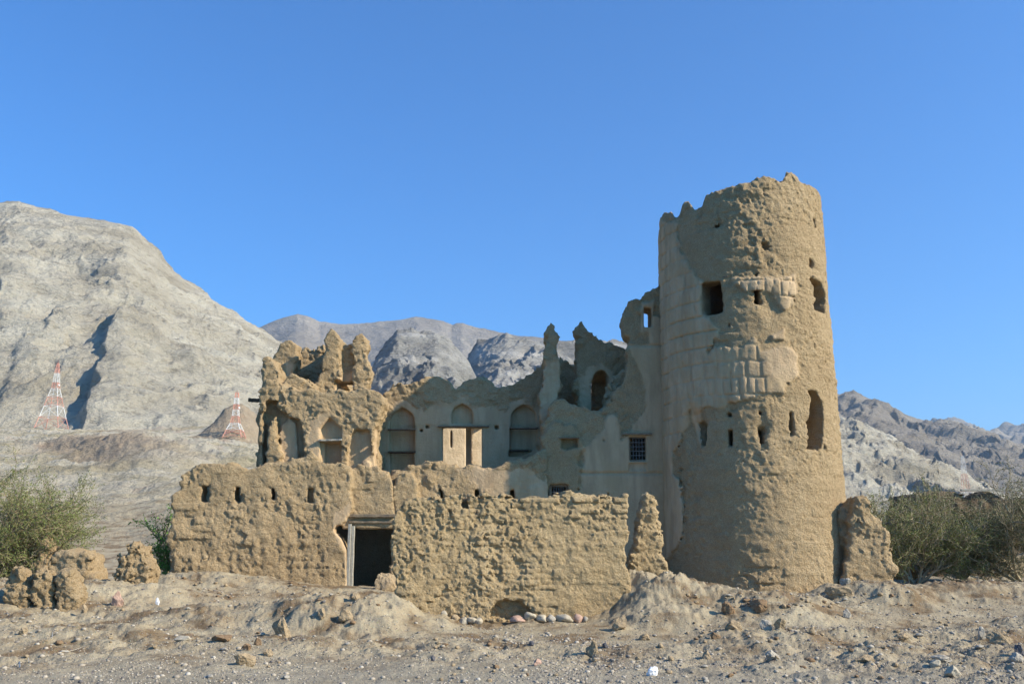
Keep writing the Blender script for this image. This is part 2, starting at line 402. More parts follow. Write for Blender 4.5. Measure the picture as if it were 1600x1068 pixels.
def hit(px, py, ymax=45):
    rx, rz = ratio(px, py); y = np.arange(8, ymax, 0.03)
    z = ground_z(rx * y, y); d = EYE + rz * y - z
    k = np.nonzero(d < 0)[0]; k = k[0] if len(k) else len(y) - 1
    return float(rx * y[k]), float(y[k]), float(z[k])

# ------------------------------------------------------------------ mountains
def rock_material(name, c0, c1, c2, sc, bd, dk=0.5):
    m, nt, b = newmat(name); p = world_pos(nt)
    mp = N(nt, 'ShaderNodeMapping'); mp.inputs['Rotation'].default_value = (0.5, 0.4, 0.2); mp.inputs['Scale'].default_value = (1, 1, 2.4); nt.links.new(p, mp.inputs['Vector'])
    q = mp.outputs[0]
    a = tnoise(nt, sc, 9, 0.62, 0.4, q); c = tnoise(nt, sc * 9, 6, 0.72, 0.3, q)
    col = ramp(nt, a, [(0.33, c0), (0.5, c1), (0.65, c2)])
    dark = ramp(nt, c, [(0.30, (dk, dk, dk)), (0.46, (0, 0, 0))])
    col = mixc(nt, dark, col, tuple(v * 0.55 for v in c0))
    nt.links.new(col, b.inputs['Base Color'])
    h = math_(nt, 'ADD', a, math_(nt, 'MULTIPLY', c, 0.55))
    h = math_(nt, 'ADD', h, math_(nt, 'MULTIPLY', tnoise(nt, sc * 40, 5, 0.75, 0, q), 0.16))
    bump(nt, b, h, bd, 1.0)
    return m
def mountain(name, label, prof, d0, d1, z0, amp, feat, mat, step=2.2, rows=260, seed=0, extra=None, shape=1.0, low=0.35, vmax=1.3, crag=0.16):
    prof = np.array(prof, float); px = np.arange(prof[0, 0], prof[-1, 0] + step, step)
    pz = np.interp(px, prof[:, 0], prof[:, 1])
    v = np.linspace(0, vmax, rows)
    PXX, VV = np.meshgrid(px, v, indexing='ij')
    py = np.interp(PXX, prof[:, 0], prof[:, 1])
    rx, rz = ratio(PXX, py)
    crest = EYE + rz * d1
    y = d0 + (d1 - d0) * VV
    rgx, _ = ratio(PXX, py * 0 + 700)
    x = rx * y * 0.5 + rx * y * 0.5
    s = np.where(VV <= 1, np.clip(VV, 0, 1) ** shape, 1 - (VV - 1) * 1.6)
    env = np.where(VV <= 1, np.sin(np.clip(VV, 0, 1) * math.pi) ** 0.6 * 0.9 + 0.10, 0.5)
    z = z0 + (crest - z0) * s
    wx = x + feat * 0.5 * fbm(x, y, x * 0, feat * 1.3, 3, seed=seed + 3); wy = y + feat * 0.5 * fbm(x, y, x * 0, feat * 1.3, 3, seed=seed + 6)
    g = fbm(wx, wy * 0.6, x * 0, feat, 6, 0.52, mode=2, seed=seed) + low * fbm(x, y, x * 0, feat * 2.5, 3, seed=seed + 1)
    z = z + amp * g * env
    if extra is not None: z = z + extra(PXX, VV, x, y, env)
    # rocky noise moves points sideways too, so that ledges overhang a little
    j = amp * crag
    z = z + amp * crag * 1.3 * fbm(wx * 0.8 + z * 0.5, wy * 0.8, z * 0.6, feat * 0.28, 5, 0.62, mode=2, seed=seed + 15) * env
    x = x + j * fbm(x, y, z, feat * 0.22, 4, mode=1, seed=seed + 9) * env
    z = z + j * 0.8 * fbm(x, y, z, feat * 0.16, 4, mode=2, seed=seed + 10) * np.maximum(env, 0.35)
    V = np.stack([x, y, z], -1).reshape(-1, 3); a, b = x.shape
    ia = (np.arange(a - 1)[:, None] * b + np.arange(b - 1)[None, :]).ravel()
    Q = np.stack([ia, ia + b, ia + b + 1, ia + 1], 1)
    return tag(link(name, np_mesh(name, V, Q), mat), label, 'mountain', kind='structure')
ROCK_A = rock_material('pale_limestone', (0.34, 0.30, 0.225), (0.46, 0.415, 0.325), (0.55, 0.51, 0.41), 0.014, 9, 0.7)
ROCK_C = rock_material('grey_limestone', (0.20, 0.19, 0.17), (0.33, 0.315, 0.28), (0.46, 0.44, 0.40), 0.016, 9, 0.8)
ROCK_B = rock_material('far_brown_rock', (0.22, 0.19, 0.15), (0.28, 0.245, 0.20), (0.34, 0.30, 0.24), 0.003, 30)
def spurs(PXX, VV, x, y, env):
    z = 0
    # long dark-sided spur, (px, v) along its crest; the left flank is steep, the right one gentle
    for (p0, v0, p1, v1, h, wl, wr) in ((112, -0.12, 228, 0.52, 8, 7, 110), (88, 0.32, 112, 0.46, 5, 5, 40), (4, 0.36, 24, 0.52, 5, 5, 40), (250, 0.05, 330, 0.45, 5, 30, 90), (20, 0.1, 70, 0.35, 3, 10, 50)):
        t = np.clip((VV - v0) / (v1 - v0), 0, 1); c = p0 + (p1 - p0) * t + 10 * fbm(x, y, x * 0, 30, 3, seed=31)
        d = PXX - c
        f = np.where(d < 0, np.exp(-(d / wl) ** 2), np.exp(-(d / wr) ** 2))
        z = z + h * f * np.sin(np.clip((VV - v0) / (v1 - v0), 0, 1) * math.pi) ** 0.7
    return z
mountain('near_mountain', 'pale limestone mountain rising behind the two masts', [(-900, 420), (-500, 360), (-200, 330), (0, 320), (30, 319), (60, 327), (100, 335), (150, 345), (190, 350), (207, 355), (222, 375), (245, 400), (270, 428), (300, 447), (335, 470), (370, 492), (405, 515), (440, 540), (520, 600), (600, 680), (700, 790)], 330, 760, 2, 22, 80, ROCK_A, 1.4, 480, 0, spurs, 0.95, 0.35, 1.2, 0.17)
mountain('far_mountain', 'hazy blue grey ridge with a small peak on the left', [(250, 600), (350, 540), (410, 507), (440, 495), (465, 487), (480, 490), (500, 501), (540, 505), (570, 504), (600, 500), (650, 497), (690, 505), (705, 512), (722, 509), (750, 518), (790, 528), (850, 534), (920, 545), (1000, 560), (1150, 600)], 1900, 3600, 20, 95, 600, ROCK_B, 2.2, 240, 40)
mountain('rocky_hill', 'craggy grey hill in the middle distance above the broken roofline', [(490, 720), (540, 640), (570, 600), (588, 565), (605, 545), (620, 528), (640, 524), (665, 525), (680, 521), (700, 530), (716, 545), (730, 562), (745, 590), (765, 625), (800, 670), (850, 730)], 560, 820, 5, 34, 75, ROCK_C, 1.4, 300, 60, None, 0.8)
mountain('rounded_hill', 'grey rocky hill with dark patches left of the pointed wall remnant', [(690, 690), (715, 620), (732, 565), (745, 545), (765, 534), (800, 528), (850, 530), (890, 533), (940, 537), (985, 547), (1060, 580), (1150, 640)], 700, 1150, 5, 46, 100, ROCK_C, 1.6, 260, 80, None, 0.8)
mountain('pale_ridge', 'pale grey stony slope descending right from behind the tower', [(780, 800), (900, 690), (1050, 640), (1200, 640), (1315, 655), (1350, 668), (1380, 680), (1420, 705), (1460, 732), (1500, 760), (1560, 795), (1640, 820), (1800, 835)], 420, 900, 2, 26, 70, ROCK_A, 1.8, 260, 100, None, 0.9)
mountain('brown_ridge', 'dark brown folded ridge on the right below the sky', [(1150, 660), (1250, 635), (1315, 622), (1340, 620), (1365, 624), (1398, 637), (1430, 655), (1470, 661), (1500, 672), (1560, 690), (1600, 705), (1700, 740), (1900, 780), (2300, 800)], 1000, 2300, 5, 120, 330, ROCK_B, 1.8, 280, 120)
mountain('blue_ridge', 'distant blue mountain skyline at the far right', [(1350, 690), (1470, 664), (1490, 660), (1520, 665), (1542, 675), (1560, 672), (1580, 668), (1605, 664), (1650, 660), (1800, 690), (2000, 700), (2400, 720)], 3000, 5200, 20, 250, 700, ROCK_B, 2.4, 160, 140)
# far plain out to the horizon, below the mountains' feet
fx = np.array([[-7900, 560, -6.0], [7900, 560, -6.0], [7900, 8900, -6.0], [-7900, 8900, -6.0]])
tag(link('plain', np_mesh('plain', fx, [[0, 1, 2, 3]]), ROCK_A), 'flat stony plain reaching to the horizon', 'plain', kind='structure')


# ------------------------------------------------------------------ the ruin
def mudnoise(a1=0.10, s1=0.9, a2=0.03, s2=0.24, a3=0.02, s3=0.11, seed=0, streak=1.0, crs=0.0, pits=0.03, blk=0.0):
    """a1 slow swell, a2 broken chips with flat faces, a3 crumbs, blk larger fallen-out blocks, crs courses of mud brick"""
    def f(x, y, z):
        q = sstep(-0.35, 0.35, fbm(x, y, z, 1.4, 3, seed=seed + 7))
        wx = x + 0.05 * vnoise(x * 6, y * 6, z * 6); wz = z + 0.05 * vnoise(x * 6 + 9, y * 6, z * 6)
        f1, f2, c1 = worley(wx + 0.25 * wz * (streak > 1), y, wz / (0.75 if streak <= 1 else streak), s2); g1, g2, c2 = worley(wx + 3.1, y, wz, s3)
        d = a1 * fbm(x, y, z, s1, 4, 0.55, seed=seed)
        d = d + a2 * (0.3 + q) * (1.3 * (c1 - 0.5) - 0.8 * (f2 - f1 < 0.10) + 0.9 * fbm(x, y, z / 1.3, s2, 4, 0.7, seed=seed + 1))
        d = d + a3 * (0.45 + 0.7 * q) * (1.1 * (c2 - 0.5) + 1.5 * fbm(x, y, z, s3, 2, 0.8, seed=seed + 2))
        # rain runnels
        d = d - 0.035 * q * sstep(0.12, 0.5, fbm(x + 0.3 * z, y, z / 3.0, 0.22, 3, seed=seed + 9)) + 0.025 * fbm(x, y, z * 2.2, 0.5, 4, 0.6, mode=2, seed=seed + 12)
        if blk:
            b1, b2, c3 = worley(wx + 0.2 * (c1 - .5), y, z / 0.7, 0.48); d = d + blk * (c3 - 0.5)
        d = d - pits * sstep(0.30, 0.60, fbm(x, y, z, 0.45, 3, seed=seed + 5))
        if crs:
            zz = z / crs + 0.12 * vnoise(x * 1.1, y * 1.1, z * 0.8); row = np.floor(zz); fz = np.abs(zz - row - 0.5) * 2
            xx = x / (crs * 2.6) + 0.5 * (row % 2) + 0.12 * vnoise(x * 3, z * 3, y); bi = np.floor(xx); fx = np.abs(xx - bi - 0.5) * 2
            rv = np.sin(bi * 127.1 + row * 311.7) * 43758.5; rv = rv - np.floor(rv)
            vis = 0.25 + 0.75 * sstep(0.0, 0.4, fbm(x, y, z, 0.8, 2, seed=seed + 17))
            d = d + vis * (0.06 * (rv ** 2 - 0.45) - 0.022 * np.maximum(sstep(0.72, 1, fz), sstep(0.84, 1, fx)))
        return d
    return f

# ---- round tower
TX, TY = 7.71, 31.0
def trad(z): return 2.80 + 0.08 * np.exp(-np.maximum(z, 0) / 1.2) - 0.010 * z
TOPS = np.array([(1015, 400), (1026, 365), (1031, 345), (1040, 334), (1050, 331), (1054, 342), (1060, 338), (1066, 320), (1074, 314), (1080, 322), (1084, 330), (1096, 324), (1102, 308), (1112, 302), (1122, 303), (1135, 293), (1160, 292), (1170, 289), (1182, 280), (1195, 279), (1205, 282), (1216, 287), (1224, 286), (1230, 273), (1238, 271), (1246, 277), (1256, 288), (1270, 293), (1279, 300), (1285, 312), (1290, 330)], float)
def tower_front(px, py):
    """point where the pixel's ray meets the tower's cylinder, with its outward direction"""
    rx, rz = ratio(px, py); r = 2.74
    a = rx * rx + 1; b = -2 * (rx * TX + TY); c = TX * TX + TY * TY - r * r
    D = b * b - 4 * a * c; y = (-b - math.sqrt(max(D, 0))) / (2 * a); x = rx * y
    return x, y, EYE + rz * y, math.atan2(y - TY, x - TX)
def build_tower():
    v = Vol(TX - 3.2, TX + 3.2, TY - 3.2, TY + 3.2, -0.5, 14.1, 0.045)
    x = v.x[:, None, None].astype(F4); y = v.y[None, :, None].astype(F4); z = v.z[None, None, :].astype(F4)
    r2 = np.sqrt((x - TX) ** 2 + (y - TY) ** 2)
    r = np.broadcast_to(r2, v.S.shape) - trad(z).astype(F4)
    # height of the broken rim by direction
    u, _ = proj(x, y, x * 0 + 12.5)
    rim = np.zeros(u.shape); fy = (y < TY + 0.8)
    py = np.interp(u, TOPS[:, 0], TOPS[:, 1])
    rx, rz = ratio(u, py); yfront = TY - np.sqrt(np.maximum(2.6 ** 2 - (x - TX) ** 2, 0)) * 0.9
    ztop = EYE + rz * yfront
    ang = np.arctan2(y - TY, x - TX)
    zb = 11.3 + 0.7 * np.sin(ang * 5 + 1) + 0.4 * np.sin(ang * 11)
    k = sstep(TY - 0.2, TY + 0.9, y); k = np.broadcast_to(k, (ztop + 0 * y).shape)
    top = ztop * (1 - k) + np.minimum(zb, ztop - 0.4) * k
    S = smax(r, (z - top).astype(F4), 0.12)
    inner = np.maximum(-( r2 - (1.95 + 0 * z) ) , 0) * 0 + (r2 - 1.95)
    hollow = np.maximum(np.broadcast_to(inner, S.shape), 0.6 - z)
    for fl in (3.4, 6.9, 10.7):  # floors; the unseen top one is added to shade the upper windows
        hollow = np.maximum(hollow, 0.12 - np.abs(z - fl))
    S = smax(S, -hollow, 0.06)
    v.S = S.astype(F4)
    # openings: (px, py, width, height, depth, rim wobble)
    ops = [(1111, 464, 0.68, 1.04, 1.6, 0.0), (1285, 463, 0.74, 1.0, 1.4, 0.16), (1183, 460, 0.13, 0.52, 1.5, 0.0), (1240, 463, 0.12, 0.45, 0.3, 0.0),
           (1276, 655, 0.66, 1.75, 1.6, 0.24), (1099, 680, 0.13, 0.6, 0.6, 0.02), (1141, 684, 0.12, 0.48, 1.2, 0.0), (1190, 681, 0.11, 0.42, 1.2, 0.0), (1238, 662, 0.10, 0.7, 0.28, 0.0),
           (1188, 645, 0.10, 0.09, 0.6, 0), (1139, 647, 0.08, 0.08, 0.5, 0), (1272, 410, 0.17, 0.2, 0.5, 0.02), (1278, 348, 0.1, 0.25, 0.3, 0.0), (1197, 383, 0.12, 0.16, 0.25, 0.02), (1183, 428, 0.06, 0.07, 0.4, 0), (1234, 432, 0.08, 0.08, 0.4, 0),
           (1092, 447, 0.06, 0.06, 0.4, 0), (1118, 352, 0.07, 0.07, 0.3, 0), (1293, 428, 0.12, 0.12, 0.3, 0), (1139, 508, 0.05, 0.16, 0.3, 0), (1065, 527, 0.06, 0.14, 0.3, 0), (1137, 620, 0.05, 0.05, 0.3, 0), (1172, 690, 0.05, 0.05, 0.3, 0)]
    for (px, py, w_, h_, dp, wob) in ops:
        cx, cy, cz, a = tower_front(px, py)
        # cut along a radius
        ca, sa = math.cos(a), math.sin(a)
        t = -(x - cx) * sa + (y - cy) * ca; d = -((x - cx) * ca + (y - cy) * sa)
        zz = z - cz
        wv = (wob * vnoise(zz * 2.2 + px, zz * 0 + 3.3, zz * 0)).astype(F4) if wob else 0
        if wob and h_ > 1.5:  # tall torn opening, wider low down
            ww = w_ / 2 * (1 - 0.35 * np.clip(zz / h_ * 2, -1, 1) ** 2 - 0.18 * zz); e = np.maximum(np.abs(t + wv) - ww, np.abs(zz) - h_ / 2)
        else:
            e = np.maximum(np.abs(t + wv) - w_ / 2, np.abs(zz) - h_ / 2)
        e = np.maximum(e, np.maximum(d - dp, -0.6 - d))
        v.cutd(np.broadcast_to(e, S.shape), 0.03)
    # torn hollow round the left loophole, and worn foot
    for (px, py, rr, dd) in ((1085, 668, 0.55, 0.28), (1192, 668, 0.34, 0.12), (1205, 472, 0.5, 0.16), (1300, 470, 0.5, 0.12), (1140, 585 + 60, 0.4, 0.08)):
        cx, cy, cz, a = tower_front(px, py)
        q = np.sqrt((x - cx) ** 2 + (y - cy) ** 2 + ((z - cz) / 1.5) ** 2)
        w_ = np.clip(1 - q / rr, 0, 1); v.S += (dd * w_ * w_ * (3 - 2 * w_)).astype(F4)
    v.plaster([(1025, 340), (1062, 345), (1068, 395), (1090, 432), (1100, 440), (1096, 492), (1112, 505), (1125, 515), (1108, 548), (1160, 545), (1178, 530), (1190, 545), (1236, 541), (1248, 556), (1248, 590), (1232, 600), (1228, 617), (1180, 622), (1150, 626), (1130, 640), (1098, 643), (1094, 690), (1078, 640), (1064, 690), (1054, 700), (1052, 740), (1064, 748), (1068, 800), (1062, 840), (1045, 872), (1020, 880)], 4, 0, TY + 0.5)
    v.plaster([(1146, 436), (1242, 430), (1246, 452), (1240, 476), (1226, 484), (1208, 462), (1176, 452), (1150, 446)], 3, 0, TY)
    v.plaster([(1205, 500 + 24), (1225, 516), (1226, 530), (1208, 532)], 2, 0, TY)
    def blocks(px_, py_, pz_):
        a = np.arctan2(py_ - TY, px_ - TX) * 2.7
        jz = 0.03 * vnoise(a * 2, pz_ * 0, pz_ * 0 + 5)
        zz = (pz_ + jz) / 0.50; row = np.floor(zz); fz = np.abs(zz - row - 0.5) * 2
        wv = np.where(row % 2 == 0, 0.24, 0.42) ; t = a / wv + row * 0.37 + 0.12 * vnoise(a * 0.7, pz_ * 2, row); ft = np.abs(t - np.floor(t) - 0.5) * 2
        vis = sstep(-0.5, 0.05, vnoise(a * 0.8 + 3, pz_ * 0.7, pz_ * 0)) * sstep(3.0, 5.6, pz_)
        return -0.065 * vis * np.maximum(sstep(0.86, 1.0, fz), sstep(0.76, 1, ft) * 0.9) + 0.015 * vnoise(a * 6, pz_ * 4, pz_ * 0)
    v.noise(mudnoise(0.05, 1.0, 0.017, 0.18, 0.021, 0.09, seed=3, crs=0.24, pits=0.012), 0.4, 0.075, 0.12, blocks)
    return v
tower = empty('round_tower', (TX, TY, 0.1), 'tall round mud tower with broken rim and patches of block plaster', 'tower')
link('tower_shaft', build_tower().mesh('tower_shaft', (TX, TY, 0.1)), MUD, tower, (TX, TY, 0.1))
def slab(name, c, size, rotz, mat, parent, tilt=0.0, tilty=0.0):
    """a worn plank or stone slab"""
    n = 10; sx, sy, sz = size
    xs = np.linspace(-0.5, 0.5, n); vs_ = []; fs = []
    for i, t in enumerate(xs):
        wob = 0.06 * sz * math.sin(i * 2.3)
        for (a, b) in ((-.5, -.42), (-.42, -.5), (.42, -.5), (.5, -.42), (.5, .42), (.42, .5), (-.42, .5), (-.5, .42)):
            vs_.append((t * sx, a * sy * (1 + 0.05 * math.sin(i * 1.7)), b * sz + wob))
    for i in range(n - 1):
        for k in range(8):
            a = i * 8 + k; b = i * 8 + (k + 1) % 8; fs.append((a, b, b + 8, a + 8))
    fs.append(tuple(range(8))[::-1]); fs.append(tuple(range((n - 1) * 8, n * 8)))
    me = bpy.data.meshes.new(name); me.from_pydata(vs_, [], fs)
    o = link(name, me, mat, parent, c, smooth=False); o.rotation_euler = (tilt, tilty, rotz); return o
for (px, py, w_, hh) in ((1112, 436, 1.0, -0.02), (1284, 436, 0.95, 0.0)):
    cx, cy, cz, a = tower_front(px, py)
    slab('lintel', (cx - 0.27 * math.cos(a), cy - 0.27 * math.sin(a), cz + 0.02), (w_, 0.42, 0.04), a + math.pi / 2, WOOD, tower, 0, hh)

# ---- house: front wall, niche wall, corner rooms
HX, HY = -1.0, 31.2
house = empty('ruined_fort', (HX, HY, 0.1), 'roofless two storey mud brick fort with arched niches beside the round tower', 'fort')
def hpart(name, vol, mat=MUD, parent=None):
    return link(name, vol.mesh(name, (HX, HY, 0.1)), mat, house, (HX, HY, 0.1))
def bounds(pts, Y, pad=0.35):
    P = poly(pts, Y); return P[:, 0].min() - pad, P[:, 0].max() + pad, P[:, 1].min() - pad, P[:, 1].max() + pad
def arch(x0, x1, ytop, ybot, tip=0.55):
    """pointed arch outline in pixels"""
    c = (x0 + x1) / 2; r = (x1 - x0) / 2; pts = [(x0, ybot), (x0, ytop + r * 1.15)]
    for t in np.linspace(0, 1, 6)[1:]: pts.append((x0 + r * (1 - math.cos(t * 1.25)) / (1 - math.cos(1.25)) * 1.0 if False else x0 + r * t ** 1.7, ytop + r * 1.15 * (1 - t) ** 1.0 * (1 - 0.25 * math.sin(t * math.pi))))
    for p in pts[-2:0:-1]: pts.append((2 * c - p[0], p[1]))
    pts.append((x1, ybot)); return pts

# plastered front wall on the right with its broken edge, and the rubble of the broken wall to its left
A = [(846, 900), (846, 742), (838, 728), (846, 700), (846, 660), (862, 628), (880, 622), (902, 634), (925, 640), (945, 632), (958, 612), (972, 600), (978, 575), (983, 556), (981, 540), (984, 531), (977, 524), (973, 500), (975, 484), (981, 472), (996, 466), (1008, 458), (1018, 450), (1028, 446), (1038, 440), (1075, 440), (1080, 900)]
x0, x1, z0, z1 = bounds(A, 31.2)
v = Vol(x0, TX - 1.9, 30.4, 34.3, -0.5, z1, 0.05)
v.add(A, 31.2, 32.1, 0.10)
v.add([(846, 900), (846, 742), (838, 728), (850, 700), (852, 672), (868, 655), (892, 662), (905, 676), (912, 690), (906, 742), (906, 900)], 31.08, 32.1, 0.16)
v.add([(1000, 760), (1000, 733), (1085, 733), (1085, 760)], 31.3, 34.2, 0.05)   # floor of the upper storey
v.add([(1060, 900), (1060, 540), (1085, 545), (1085, 900)], 31.8, 34.0, 0.05)
v.add([(962, 760), (962, 640), (1085, 640), (1085, 760)], 33.7, 34.1, 0.05); v.add([(975, 650), (975, 638), (1085, 638), (1085, 650)], 31.3, 34.0, 0.05)
v.cut([(1004, 477), (1020, 479), (1020, 513), (1004, 513)], 31.2, 30.5, 33, 0.02)
v.cut([(981, 680), (1011.5, 680), (1011.5, 722), (981, 722)], 31.2, 30.5, 33, 0.01)
v.cut([(980.5, 721), (1012.5, 721), (1012.5, 737), (980.5, 737)], 31.2, 30.5, 31.28, 0.01)
v.cut([(858, 756), (888, 756), (888, 790), (858, 790)], 31.2, 30.5, 33, 0.01)
v.cut([(876, 684), (903, 684), (903, 698), (886, 705), (876, 700)], 31.2, 30.5, 31.36, 0.02)
for (hx_, hy_, r_) in ((943, 688, 5), (1034, 690, 3.5), (1034, 687, 2), (950, 771, 5), (1003, 776, 5), (936, 600, 0)):
    if r_: v.cut([(hx_ - r_ * .7, hy_ - r_), (hx_ + r_ * .7, hy_ - r_ * .8), (hx_ + r_ * .8, hy_ + r_ * .9), (hx_ - r_ * .6, hy_ + r_)], 31.2, 30.5, 31.8, 0.02)
v.plaster([(983, 540), (1000, 537), (1100, 530), (1100, 900), (846, 905), (905, 765), (905, 742), (912, 700), (940, 672), (948, 650), (962, 645), (968, 690), (985, 672), (1003, 650), (1010, 610), (1008, 590), (994, 570)], 3.5, 30, 31.5)
v.plaster([(1002, 472), (1024, 468), (1024, 518), (1002, 518)], 1, 30, 32.5); v.plaster([(1015, 520), (1017, 495), (1022, 494), (1100, 490), (1100, 540), (1015, 540)], 2, 30, 31.5)
def lines(px_, py_, pz_):
    out = 0
    for (pv, dd) in ((739, 0.06), (540, 0.06)):
        _, zl = PX(900, pv, 31.2); out = out - dd * np.exp(-((pz_ - zl) / 0.035) ** 2)
    return out
v.noise(mudnoise(0.08, 0.9, 0.03, 0.26, 0.018, 0.12, seed=13, blk=0.03), 0.45, 0.05, 0.06, lines)
hpart('plastered_front_wall', v)

# lower storey wall between the doorway and the plastered wall
Bp = [(612, 925), (614, 800), (606, 775), (610, 745), (622, 735), (640, 725), (660, 722), (700, 723), (745, 726), (757, 731), (800, 718), (830, 712), (845, 700), (856, 700), (858, 925)]
x0, x1, z0, z1 = bounds(Bp, 30.9)
v = Vol(x0, x1, 30.2, 34.2, -0.4, z1, 0.05)
v.add(Bp, 30.95, 31.9, 0.16)
v.add([(606, 925), (617, 800), (613, 785), (616, 750), (626, 738), (640, 735), (652, 760), (655, 925)], 30.55, 31.5, 0.18)
v.add([(612, 755), (612, 735), (858, 735), (858, 755)], 31.2, 34.1, 0.06)
for cx_ in (690, 745, 800):
    v.cut([(cx_ - 4, 764), (cx_ + 4, 764), (cx_ + 4.5, 790), (cx_ - 4.5, 790)], 30.95, 30, 31.7, 0.02)
v.plaster([(720, 735), (760, 728), (850, 740), (905, 740), (905, 900), (760, 900), (765, 760), (735, 757)], 8, 30, 31.3)
v.noise(mudnoise(0.09, 0.8, 0.03, 0.24, 0.02, 0.12, seed=23), 0.4, 0.0, 0.45)
hpart('lower_wall', v)

# upper storey wall with the arched niches
C_ = [(578, 765), (577, 725), (586, 690), (588, 660), (596, 632), (603, 612), (612, 602), (622, 598), (634, 603), (648, 600), (660, 592), (674, 587), (688, 584), (699, 592), (708, 604), (713, 608), (722, 598), (735, 590), (752, 588), (766, 594), (778, 605), (791, 606), (805, 599), (818, 591), (832, 578), (846, 566), (852, 560), (856, 765)]
x0, x1, z0, z1 = bounds(C_, 33.5)
v = Vol(x0, x1, 33.0, 34.5, z0, z1, 0.045)
v.add(C_, 33.5, 34.2, 0.10)
v.cut(arch(609.5, 646.5, 636, 669), 33.5, 33, 33.78); v.cut([(609.5, 671), (646, 671), (646, 704), (609.5, 704)], 33.5, 33, 33.78)
v.cut([(611, 707), (645, 707), (645, 740), (611, 740)], 33.5, 33, 33.85)
v.cut(arch(706, 738, 630, 661), 33.5, 33, 33.72); v.cut([(692, 667), (751, 667), (751, 735), (692, 735)], 33.5, 33, 35)
v.cut(arch(799, 838, 631, 667), 33.5, 33, 33.78); v.cut([(798, 669), (838, 669), (838, 701), (798, 701)], 33.5, 33, 33.78); v.cut([(796, 704), (830, 704), (812, 711), (796, 712)], 33.5, 33, 33.9)
for (a_, b_, r_) in ((667, 666, 1.6), (658, 672, 1.1), (776, 667, 1.6)):
    v.cut([(a_ - r_, b_ - r_), (a_ + r_, b_ - r_), (a_ + r_, b_ + r_), (a_ - r_, b_ + r_)], 33.5, 33, 33.75)
v.plaster([(577, 740), (590, 690), (605, 665), (608, 628), (640, 630), (655, 640), (668, 632), (700, 631), (716, 622), (728, 622), (745, 634), (790, 638), (810, 625), (830, 624), (850, 640), (850, 735)], 7, 33, 35)
def nl(px_, py_, pz_):
    out = 0
    for pv in (633, 664):
        _, zl = PX(700, pv, 33.5); out = out + 0.018 * sstep(-0.03, 0.03, pz_ - zl)
    return out - 0.03
v.noise(mudnoise(0.09, 0.8, 0.03, 0.26, 0.018, 0.12, seed=33, blk=0.06), 0.4, 0.0, 0.05, nl)
hpart('niche_wall', v)

# tall spire, wall with the arched opening
v = Vol(*[b for b in (PX(835, 700, 32.3)[0], PX(1000, 700, 34)[0], 31.6, 35.3, PX(850, 740, 32.3)[1], PX(860, 488, 32.3)[1])], 0.045)
v.add([(840, 735), (843, 700), (846, 660), (845, 635), (850, 600), (852, 570), (849, 548), (851, 528), (855, 510), (861, 502), (866, 509), (871, 530), (872, 556), (876, 585), (875, 610), (872, 640), (878, 735)], 32.3, 33.1, 0.14)
v.add([(870, 735), (868, 570), (876, 560), (884, 564), (890, 568), (906, 568), (906, 735)], 34.2, 34.9, 0.12)
D_ = [(872, 735), (872, 660), (900, 640), (903, 590), (902, 548), (900, 528), (897, 511), (903, 508), (909, 501), (914, 512), (922, 520), (934, 526), (950, 533), (962, 540), (974, 545), (990, 549), (990, 735)]
v.add(D_, 32.9, 33.6, 0.10)
a_ = arch(924.5, 951.5, 574, 640); 
v.cut([(925, 655), (924.5, 600), (927, 587), (932, 580), (939, 577), (946, 580), (951, 588), (952, 625), (940, 640)], 32.9, 32, 34, 0.03)
v.add([(925, 700), (925, 570), (955, 560), (985, 570), (985, 700)], 34.6, 35.0, 0.05)
v.add([(925, 586), (925, 577), (985, 577), (985, 586)], 33.3, 34.9, 0.05)
v.add([(905, 700), (925, 655), (948, 640), (952, 610), (955, 590), (967, 580), (985, 570), (990, 735), (905, 735)], 31.7, 33.0, 0.2)
v.add([(868, 735), (860, 690), (866, 665), (890, 648), (925, 655), (945, 665), (950, 735)], 31.75, 33.4, 0.25)
v.plaster([(903, 680), (906, 590), (920, 575), (940, 566), (958, 580), (954, 640), (935, 652)], 3, 32.5, 33.2)
v.plaster([(843, 700), (847, 560), (875, 560), (872, 650)], 3, 32, 32.6)
v.noise(mudnoise(0.08, 0.7, 0.03, 0.26, 0.018, 0.12, seed=43, blk=0.07), 0.4, 0.0, 0.35)
hpart('broken_upper_wall', v)

# corner block on the left: lower face with niches, a ragged upper storey set back
E_ = [(402, 760), (404, 700), (404, 640), (408, 606), (418, 590), (432, 596), (450, 603), (470, 612), (490, 609), (510, 612), (530, 608), (552, 610), (570, 604), (590, 612), (598, 622), (596, 640), (588, 660), (582, 690), (585, 760)]
x0, x1, z0, z1 = bounds([(395, 760), (610, 500)], 31.0)
v = Vol(x0, x1, 30.5, 35.6, z0, z1 + 0.6, 0.045)
v.add(E_, 31.0, 32.6, 0.18)
v.add([(400, 760), (404, 690), (405, 640), (410, 560), (420, 556), (430, 570), (436, 600), (440, 620), (425, 640), (424, 760)], 31.5, 34.5, 0.2)
v.add([(422, 640), (424, 572), (430, 552), (437, 538), (450, 532), (463, 537), (466, 552), (462, 572), (456, 590), (470, 600), (480, 640)], 33.0, 33.8, 0.14)
v.add([(455, 640), (460, 548), (470, 545), (480, 543), (492, 546), (505, 540), (515, 640)], 34.6, 35.2, 0.14)
v.add([(490, 640), (494, 600), (503, 575), (508, 545), (510, 522), (517, 513), (524, 518), (529, 530), (530, 548), (536, 640)], 32.3, 34.9, 0.14, lean=0.0)
v.add([(520, 640), (526, 545), (540, 540), (552, 540), (560, 640)], 32.75, 33.4, 0.1)
v.add([(545, 640), (550, 570), (547, 540), (552, 526), (561, 519), (570, 524), (575, 540), (574, 560), (577, 590), (572, 605), (588, 640)], 32.5, 33.3, 0.16)
